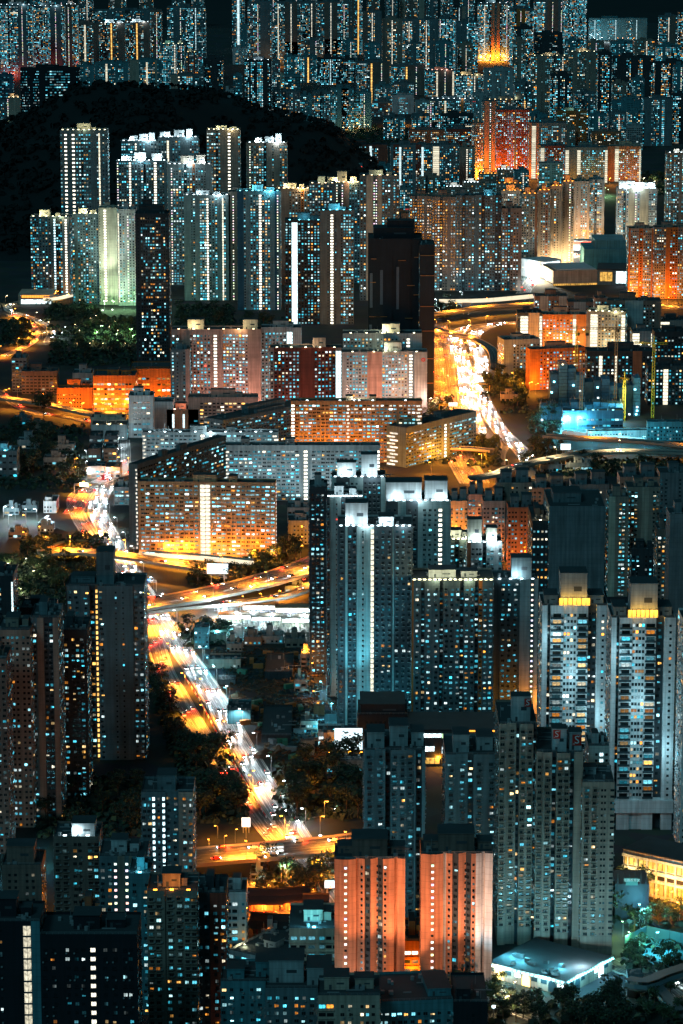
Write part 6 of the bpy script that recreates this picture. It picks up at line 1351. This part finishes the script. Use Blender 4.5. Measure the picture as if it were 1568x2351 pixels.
canopy('train station viaduct with lit windows above the right expressway', [(1008, 694), (1060, 694), (1120, 692), (1190, 686), (1230, 682)], 10, 8, 4.5, ROOF, WGL, 'station', 'train station', None)
canopy('small orange covered footbridge by the green park', [(110, 1268), (138, 1256), (168, 1250), (200, 1252)], 4, 5, 3, plain('roof_orange', (.5, .28, .08), .7), plain('side_orange', (.5, .3, .1), .7))
canopy('curved roofed footbridge over the road at the bottom right corner', [(1440, 2262), (1480, 2268), (1520, 2252), (1580, 2232)], 5, 7, 3.4, plain('roof_steel', (.16, .19, .2), .4, .5), plain('side_glass', (.2, .3, .33), .3))
canopy('roofed stair of the footbridge running down to the right', [(1500, 2268), (1530, 2300), (1560, 2335)], 4, 4, 3, plain('roof_steel', (.16, .19, .2), .4, .5), plain('side_glass', (.2, .3, .33), .3))
B('dark lift tower of the footbridge at the bottom right', 1440, 1476, 2238, 2290, 'b1', 'slate', name='lift_tower', cat='lift tower', pent=[], D=7)
canopy('pale footbridge beside the orange podium at the left estate', [(100, 690), (130, 688), (165, 680)], 5, 6, 4, wm('pale'), WGL)
p2 = simple('curved white lit podium with orange lamps below the front estate', 'podium', 'podium', 42, 122, 676, 700, 40, [('wall', 0, 1, 0, 1, 0, wm('beige')), ('shopfront', .08, .95, .1, .5, .2, WHITEG), ('gallery', .1, .9, .68, .92, .2, plain('orange_glow', (.5, .2, .05), .5, emit=(1, .3, .04), strength=1.8, sample=False))])
# bus depot canopies
for k, (x0, x1, y) in enumerate([(470, 560, 1402), (555, 640, 1410), (630, 715, 1416), (500, 575, 1432), (576, 645, 1436), (646, 716, 1440)]):
    p, q = G(x0, y), G(x1, y); o = empty('depot_canopy', p, 'long flat bus depot canopy over white light, beside the loop ramp', 'depot canopy', 'bus depot canopies'); m_ = MB(); ln = q.x - p.x
    m_.box(0, 0, 5.2, ln, 11, 5.7, plain('roof_brown', (.16, .11, .07), .8, noise=.4, nscale=.4)); m_.build('roof', o)
    for j in range(6): m_ = MB(); xx = ln * (j + .5) / 6; m_.box(xx - .2, .3, 0, xx + .2, .7, 5.2, POLE); m_.build('column', o)
    m_ = MB(); m_.box(.5, 10.5, .4, ln - .5, 10.6, 4.6, WHITEG); m_.build('lit_wall', o)
    point((ln * .5, 5, 4.4), (.8, .96, 1), 26000, o, .6)
B('low house with brown pitched looking roof by the bus depot', 452, 520, 1458, 1480, 'n5', 'beige', lit=.2, name='house', cat='house', pent=[], D=12, roofm=plain('roof_brown', (.16, .11, .07), .8))
# gantries and road signs
SGN = plain('road_sign_blue', (.03, .14, .42), .5); SGNW = plain('road_sign_lit', (.7, .8, .85), .5, emit=(.55, .85, 1), strength=1.3, sample=False)
def gantry(key, f, label, lit, hw=None, text_=None, mat=None):
    FR, w, l = ROADS[key]; p, t, n = FR[int(len(FR) * f)]; o = empty('sign_gantry', p, label, 'sign gantry', 'sign gantries over the roads', math.atan2(n.y, n.x)); hw = hw or w / 2 + 1.2; m_ = MB(); mt = mat or POLE
    for s_ in (-1, 1): m_ = MB(); m_.box(s_ * hw - .25, -.25, 0, s_ * hw + .25, .25, 7.2, mt); m_.build('post', o)
    m_ = MB(); lattice(m_, (-hw, 0, 6.6), (hw, 0, 6.6), 1.1, mt, 1.6); m_.build('beam', o)
    m_ = MB(); m_.box(-hw * .55, -.75, 5.2, hw * .2, -.62, 8.2, SGNW if lit else SGN); s_ = m_.build('sign_panel', o)
gantry('LW', .36, 'steel lattice gantry over the white lanes below the broad flyover', False, 9)
gantry('ML', .35, 'white lit sign gantry over the market road', True, 9)
gantry('RW', .72, 'orange lit gantry high on the right expressway', True, 9, mat=YEL)
gantry('RX', .55, 'gantry over the right bright lanes, orange sign board', False, 8, mat=YEL)
gantry('RO', .62, 'gantry over the orange road with a small pale sign', True, 10, mat=YEL)
def billboard(label, x, y, w, h, zb, mat, rz=0.0, legs=2):
    p = G(x, y); o = empty('billboard', p, label, 'billboard', None, rz); m_ = MB()
    for k in range(legs): xx = -w * .3 + w * .6 * k / max(1, legs - 1); m_ = MB(); m_.box(xx - .25, -.2, 0, xx + .25, .2, zb, POLE); m_.build('post', o)
    m_ = MB(); m_.box(-w / 2, -.3, zb, w / 2, .3, zb + h, POLE); m_.build('frame', o); m_ = MB(); m_.box(-w / 2 + .2, -.42, zb + .2, w / 2 - .2, -.32, zb + h - .2, mat); m_.build('panel', o); return o
BBW = plain('billboard_lit', (.7, .75, .8), .5, emit=(.72, .94, 1), strength=1.5, sample=False)
billboard('white lit billboard on two legs below the broad curving flyover', 500, 1352, 14, 7, 10, BBW, -.1)
billboard('pale lit sign board on a pole beside the slender flyover', 1298, 1062, 8, 5, 10, BBW)
billboard('small white lit sign beside the red lanes near the bottom', 565, 1912, 4.5, 5, 3, BBW)
billboard('blue and white direction sign by the wood left of the red lanes', 592, 1625 + 0, 0.1, 0.1, 0.1, SGN) if False else None
billboard('blue direction sign at the edge of the wood beside the dark tower', 346, 1600, 5, 3.2, 5, SGN)
billboard('cyan lit sign under the bottom flyover beside the left orange tower', 762, 2058, 7, 4, 4, BBW)
billboard('blue direction sign beside the right expressway', 1070, 722, 8, 6, 6, SGN)
# shopping arcade below the cyan estate
a_ = simple('dark shopping block with white lit shopfronts below the dense cyan grid', 'shopping_centre', 'shopping centre', 940, 1144, 1676, 1760, 34, [('wall', 0, 1, 0, 1, 0, wm('dark')), ('roof', -.01, 1.01, 1, 1.02, .4, ROOF), ('gallery', .1, .36, .80, .90, .2, WHITEG), ('gallery', .36, .8, .78, .9, .2, GREENG), ('shopfront', .36, .64, .36, .54, .2, WHITEG), ('shopfront', .1, .28, .42, .55, .2, WHITEG), ('shopfront', .12, .34, .08, .24, .2, WARMG), ('shopfront', .38, .6, .02, .14, .2, WHITEG), ('soffit', .6, 1, .96, 1.0, .6, plain('orange_strip', (.5, .2, .05), .5, emit=(1, .33, .03), strength=2.2, sample=False))])
a2 = B('black glass house with lit scaffold inside, beside the white stair tower', 822, 935, 1640, 1735, 'b1 n6 b1', 'black', lit=.25, warm=0, name='pavilion', cat='pavilion', D=30, pent=[(.05, .05, .9, .85, 6)])
billboard('large white blue video screen on the corner of the lane', 800, 1755, 15, 12, 8, BBW)
# yard of the building works between the expressway and the bright estate
YD = [('flat roofed orange lit workshop by the white lanes', 480, 552, 1513, 1535, 'b3 n1', 'beige', 14), ('dark roofed shed behind the orange lit workshop', 500, 540, 1560, 1572, 'b1', 'slate', 10), ('green netted frame beside the white lanes', 522, 575, 1630, 1662, 'b2', 'teal', 22), ('large dark gabled shed in the yard, lower one', 600, 668, 1688, 1705, 'b1', 'dark', 62), ('large dark gabled shed in the yard, upper one', 608, 672, 1542, 1560, 'b1', 'dark', 44),
      ('teal lit office stack under scaffolding by the gantry', 446, 480, 1440, 1490, 'n4', 'teal', 12), ('low white kiosk with a pale ribbed roof by the dark wood', 730, 790, 1680, 1712, 'q3', 'white', 16), ('orange lit stall below the narrow dark tower', 720, 745, 1618, 1645, 'b1', 'brick', 8), ('small shed with white lit doorway in the lane', 745, 775, 1640, 1665, 'q1', 'slate', 8), ('low shed by the lane, dark roof', 690, 722, 1700, 1735, 'b1', 'slate', 12), ('cyan lit row of shops at the dark wood edge', 750, 835, 1745, 1775, 'q5', 'slate', 12)]
for lb, x0, x1, yt, yb, pat, wl_, D_ in YD: B(lb, x0, x1, yt, yb, pat, wl_, lit=.7, warm=.2, name='shed', cat='shed', pent=[], D=D_, R='b1', L='b1', nwin=8)
rr = random.Random(77)
CONT = [plain('container_' + k, c, .6) for k, c in dict(green=(.05, .2, .12), orange=(.5, .16, .04), grey=(.25, .27, .28)).items()]
cm_ = []
for mt in CONT:
    m_ = MB(); m_.box(-3, -1.2, 0, 3, 1.2, 2.6, mt)
    for k in range(12): m_.box(-2.9 + k * .5, -1.26, .1, -2.7 + k * .5, 1.26, 2.5, mt)
    cm_.append(m_.mesh('site_container'))
for k in range(26):
    x, y = rr.uniform(520, 700), rr.uniform(1500, 1745)
    if x < 470 + (y - 1490) * .52: x += 90
    link('site_container', rr.choice(cm_), None, G(x, y), rr.uniform(0, 3), 'steel site container among the dark sheds of the yard', 'container', 'containers in the dark yard')
bar_ = MB(); bar_.box(-.9, -.25, 0, .9, .25, .3, WHT); bar_.box(-.9, -.15, .3, .9, .15, .95, WHT); bm1 = bar_.mesh('traffic_barrier'); bar_ = MB(); bar_.box(-.9, -.25, 0, .9, .25, .3, RED); bar_.box(-.9, -.15, .3, .9, .15, .95, RED); bm2 = bar_.mesh('traffic_barrier')
FR = ROADS['LW'][0]
for i in range(int(len(FR) * .58), int(len(FR) * .86)):
    p, t, n = FR[i]
    for j in range(2): link('traffic_barrier', (bm1, bm2)[(i + j) % 2], None, p + n * 9.0 + t * (j * 2.9), math.atan2(t.y, t.x), ('white' if (i + j) % 2 == 0 else 'red') + ' plastic barrier in the line beside the white lanes', 'barrier', 'barriers beside the white lanes')
# temple courts
TIL = plain('temple_tile', (.014, .010, .010), .8, noise=.4, nscale=1.0); TW = wm('brick')
def temple(label, x0, x1, yt, yb, D, rot=0):
    a = math.radians(rot); ref = G(x0, yb); S = scale_at(ref); Wd = (x1 - x0) / S; h = max(4, ztop(x0, yt, ref.y)) * .62; o = empty('temple_hall', ref, label, 'temple hall', 'temple halls', -a)
    m_ = MB(); m_.box(0, 0, 0, Wd, D, h, TW); m_.build('wall', o)
    m_ = MB(); e = 2.2; prof = [(-e, h - .2), (-e * .4, h + .5), (D * .25, h + 2.0), (D * .5, h + 4.2), (D * .75, h + 2.0), (D + e * .4, h + .5), (D + e, h - .2)]
    for (y0, z0), (y1, z1) in zip(prof, prof[1:]): m_.poly([(-e, y0, z0), (Wd + e, y0, z0), (Wd + e, y1, z1), (-e, y1, z1)], TIL)
    for xx in (-e * .5, Wd + e * .5): m_.poly([(xx, y, z) for y, z in prof], TW)
    m_.bar((-e, D / 2, h + 4.3), (Wd + e, D / 2, h + 4.3), .6, TIL); m_.build('roof', o)
    for k in range(max(2, int(Wd / 4))): m_ = MB(); xx = Wd * (k + .5) / max(2, int(Wd / 4)); m_.cyl((xx, -1.4), .28, .28, 0, h, RED, 8); m_.build('column', o)
    for k in range(max(1, int(Wd / 7))): m_ = MB(); xx = Wd * (k + .5) / max(1, int(Wd / 7)); m_.box(xx - 1, -.1, .6, xx + 1, -.02, h * .75, WARMG); m_.build('doorway', o)
    point((Wd * .5, -4, 2.6), (1, .22, .02), 14000, o, .6)
temple('temple hall with wide dark curved roof beside the white mid rise', 572, 640, 2062, 2092, 16)
temple('temple hall with gabled roof at the right of the courts', 645, 705, 2058, 2090, 14, -6)
temple('small temple gate with pale gable near the left orange tower', 706, 745, 2070, 2098, 10)
temple('low temple hall in front of the red stairs', 580, 650, 2118, 2145, 14, 10)
# sports pitch and courts
PIT = plain('pitch_green', (.10, .32, .33), .8, noise=.2, nscale=.1)
pc = [G(1432, 2172), G(1480, 2148), G(1600, 2172), G(1600, 2235), G(1500, 2215)]
m_ = MB(); m_.poly([p + Vector((0, 0, .03)) for p in pc], PIT); m_.build('sports_pitch', kind='structure')
for lb, a, b_ in (('teal mesh fence on the left of the sports pitch', (1434, 2174), (1484, 2150)), ('steel frame fence behind the sports pitch', (1484, 2150), (1590, 2172))): hoarding(lb, a, b_, 5, plain('fence_mesh', (.06, .2, .22), .6), 'fence', 'fence', 'fences of the sports pitch')
# fin shaped dark hall with a sign
g_ = G(1412, 2110); S = scale_at(g_); o = empty('hall', g_, 'dark hall with a row of pointed fins and a green sign', 'hall'); FIN = plain('fin_blue', (.008, .018, .03), .6); wd_ = 78 / S
m_ = MB(); m_.box(0, 2, 0, wd_, 22, 16, FIN); m_.build('wall', o)
for k in range(6): m_ = MB(); x = wd_ * k / 6; m_.poly([(x, 1.8, 0), (x + wd_ / 6.5, 1.8, 0), (x + wd_ / 13, 1.8, 22 + k * .6)], FIN); m_.poly([(x + wd_ / 6.5, 1.8, 0), (x + wd_ / 6.5, 5, 0), (x + wd_ / 13, 1.8, 22 + k * .6)], FIN); m_.build('fin', o)
m_ = MB(); m_.box(wd_ * .3, 1.4, 15.5, wd_ * .66, 1.6, 19, plain('sign_green', (.06, .2, .18), .6)); sp = m_.build('sign_panel', o); text('電器教育堂', 1.5, (wd_ * .48, 1.3, 17.9), 0, WHT, sp); text('ACADEMY', 1.1, (wd_ * .48, 1.3, 16.4), 0, WHT, sp) if False else None
# dark cross on the orange school, coloured light on the dark office
# floodlights added out of view to raise the glow on the orange pair
def flood(x, y, z, tx, ty, tz, ck, pw, where, size=80):
    p = G(x, y); o = empty('floodlight', p, 'floodlight on a short post, ' + where, 'floodlight', 'floodlights ' + where); m_ = MB(); m_.cyl((0, 0), .15, .15, 0, z, POLE, 6); m_.build('post', o)
    m_ = MB(); m_.box(-.6, -.4, z, .6, .4, z + .8, lampm(ck, 7)); m_.build('lamp_head', o); spot((0, 0, z + 1.6), Vector(G(tx, ty)) + Vector((0, 0, tz)) - p, TINT[ck], pw, size, o, .5)
for b_, k in ((OR1, 0), (OR2, 1)):
    for fx, dy, ck, pw, hz in ((.4, -24, 'fo', 900, 62), (.78, -24, 'fo', 900, 62), (.55, -22, 'fo', 120, 26), (.12, -20, 'wh' if k == 0 else 'fo', 60, 16), (1.0, -20, 'wh' if k else 'fo', 300 if k else 500, 50)):
        q = at(b_, b_['W'] * fx, dy, 0); t_ = at(b_, b_['W'] * fx, 0, hz); o = empty('floodlight', Vector((q.x, q.y, 0)), 'added floodlight on a post aimed up at the orange tower pair', 'floodlight', 'added floodlights before the orange pair')
        m_ = MB(); m_.cyl((0, 0), .2, .2, 0, 5, POLE, 6); m_.build('post', o); m_ = MB(); m_.box(-.6, -.4, 5, .6, .4, 5.8, lampm(ck, 7)); m_.build('lamp_head', o); spot((0, 0, 6.6), t_ - o.location, TINT[ck], pw * 85, 60 if hz > 40 else 95, o, .6)

# rubble, planks and spoil heaps over the yard
SOIL = plain('spoil', (.07, .04, .02), .95, noise=.5, nscale=.8); TIMB = plain('timber_planks', (.08, .055, .035), .8)
m_ = MB(); rr = random.Random(12)
for k in range(1500):
    y = rr.uniform(1490, 1750); x = 470 + (y - 1490) * .56 + rr.uniform(8, 235)
    if x > 735: continue
    q = G(x, y); a = rr.uniform(0, 3.1); s_ = rr.uniform(.4, 2.2); u = Vector((math.cos(a), math.sin(a), 0))
    m_.bar(q + Vector((0, 0, rr.uniform(.1, .8))), q + u * s_ * rr.choice((1, 1, 3)) + Vector((0, 0, rr.uniform(.1, 1.2))), rr.uniform(.2, 1.3), rr.choice((SOIL, TIMB, SOIL, ROOF)))
m_.build('construction_debris', kind='stuff', label='rubble, planks and spoil lying over the dark yard', cat='rubble')
for k, (x, y, r_) in enumerate([(558, 1640, 6), (610, 1735, 7), (640, 1722, 5), (545, 1600, 5)]):
    q = G(x, y); m_ = MB(); n = 14
    for j in range(6):
        for i in range(n):
            a = 2 * math.pi * i / n; f = 1 - j / 5.5; m_.v.append((math.cos(a) * r_ * f * rr.uniform(.85, 1.1), math.sin(a) * r_ * f * rr.uniform(.85, 1.1), j * r_ * .11 + rr.uniform(0, .25)))
    for j in range(5):
        for i in range(n): i2 = (i + 1) % n; m_.f.append((j * n + i, j * n + i2, j * n + n + i2, j * n + n + i)); m_.m.append(m_.mi(SOIL))
    m_.build('spoil_heap', None, q, label=['brown spoil heap beside the green netted frame', 'brown spoil heap below the lower gabled shed', 'smaller spoil heap right below the lower gabled shed', 'spoil heap above the green netted frame'][k], cat='spoil heap', grp='spoil heaps in the yard')
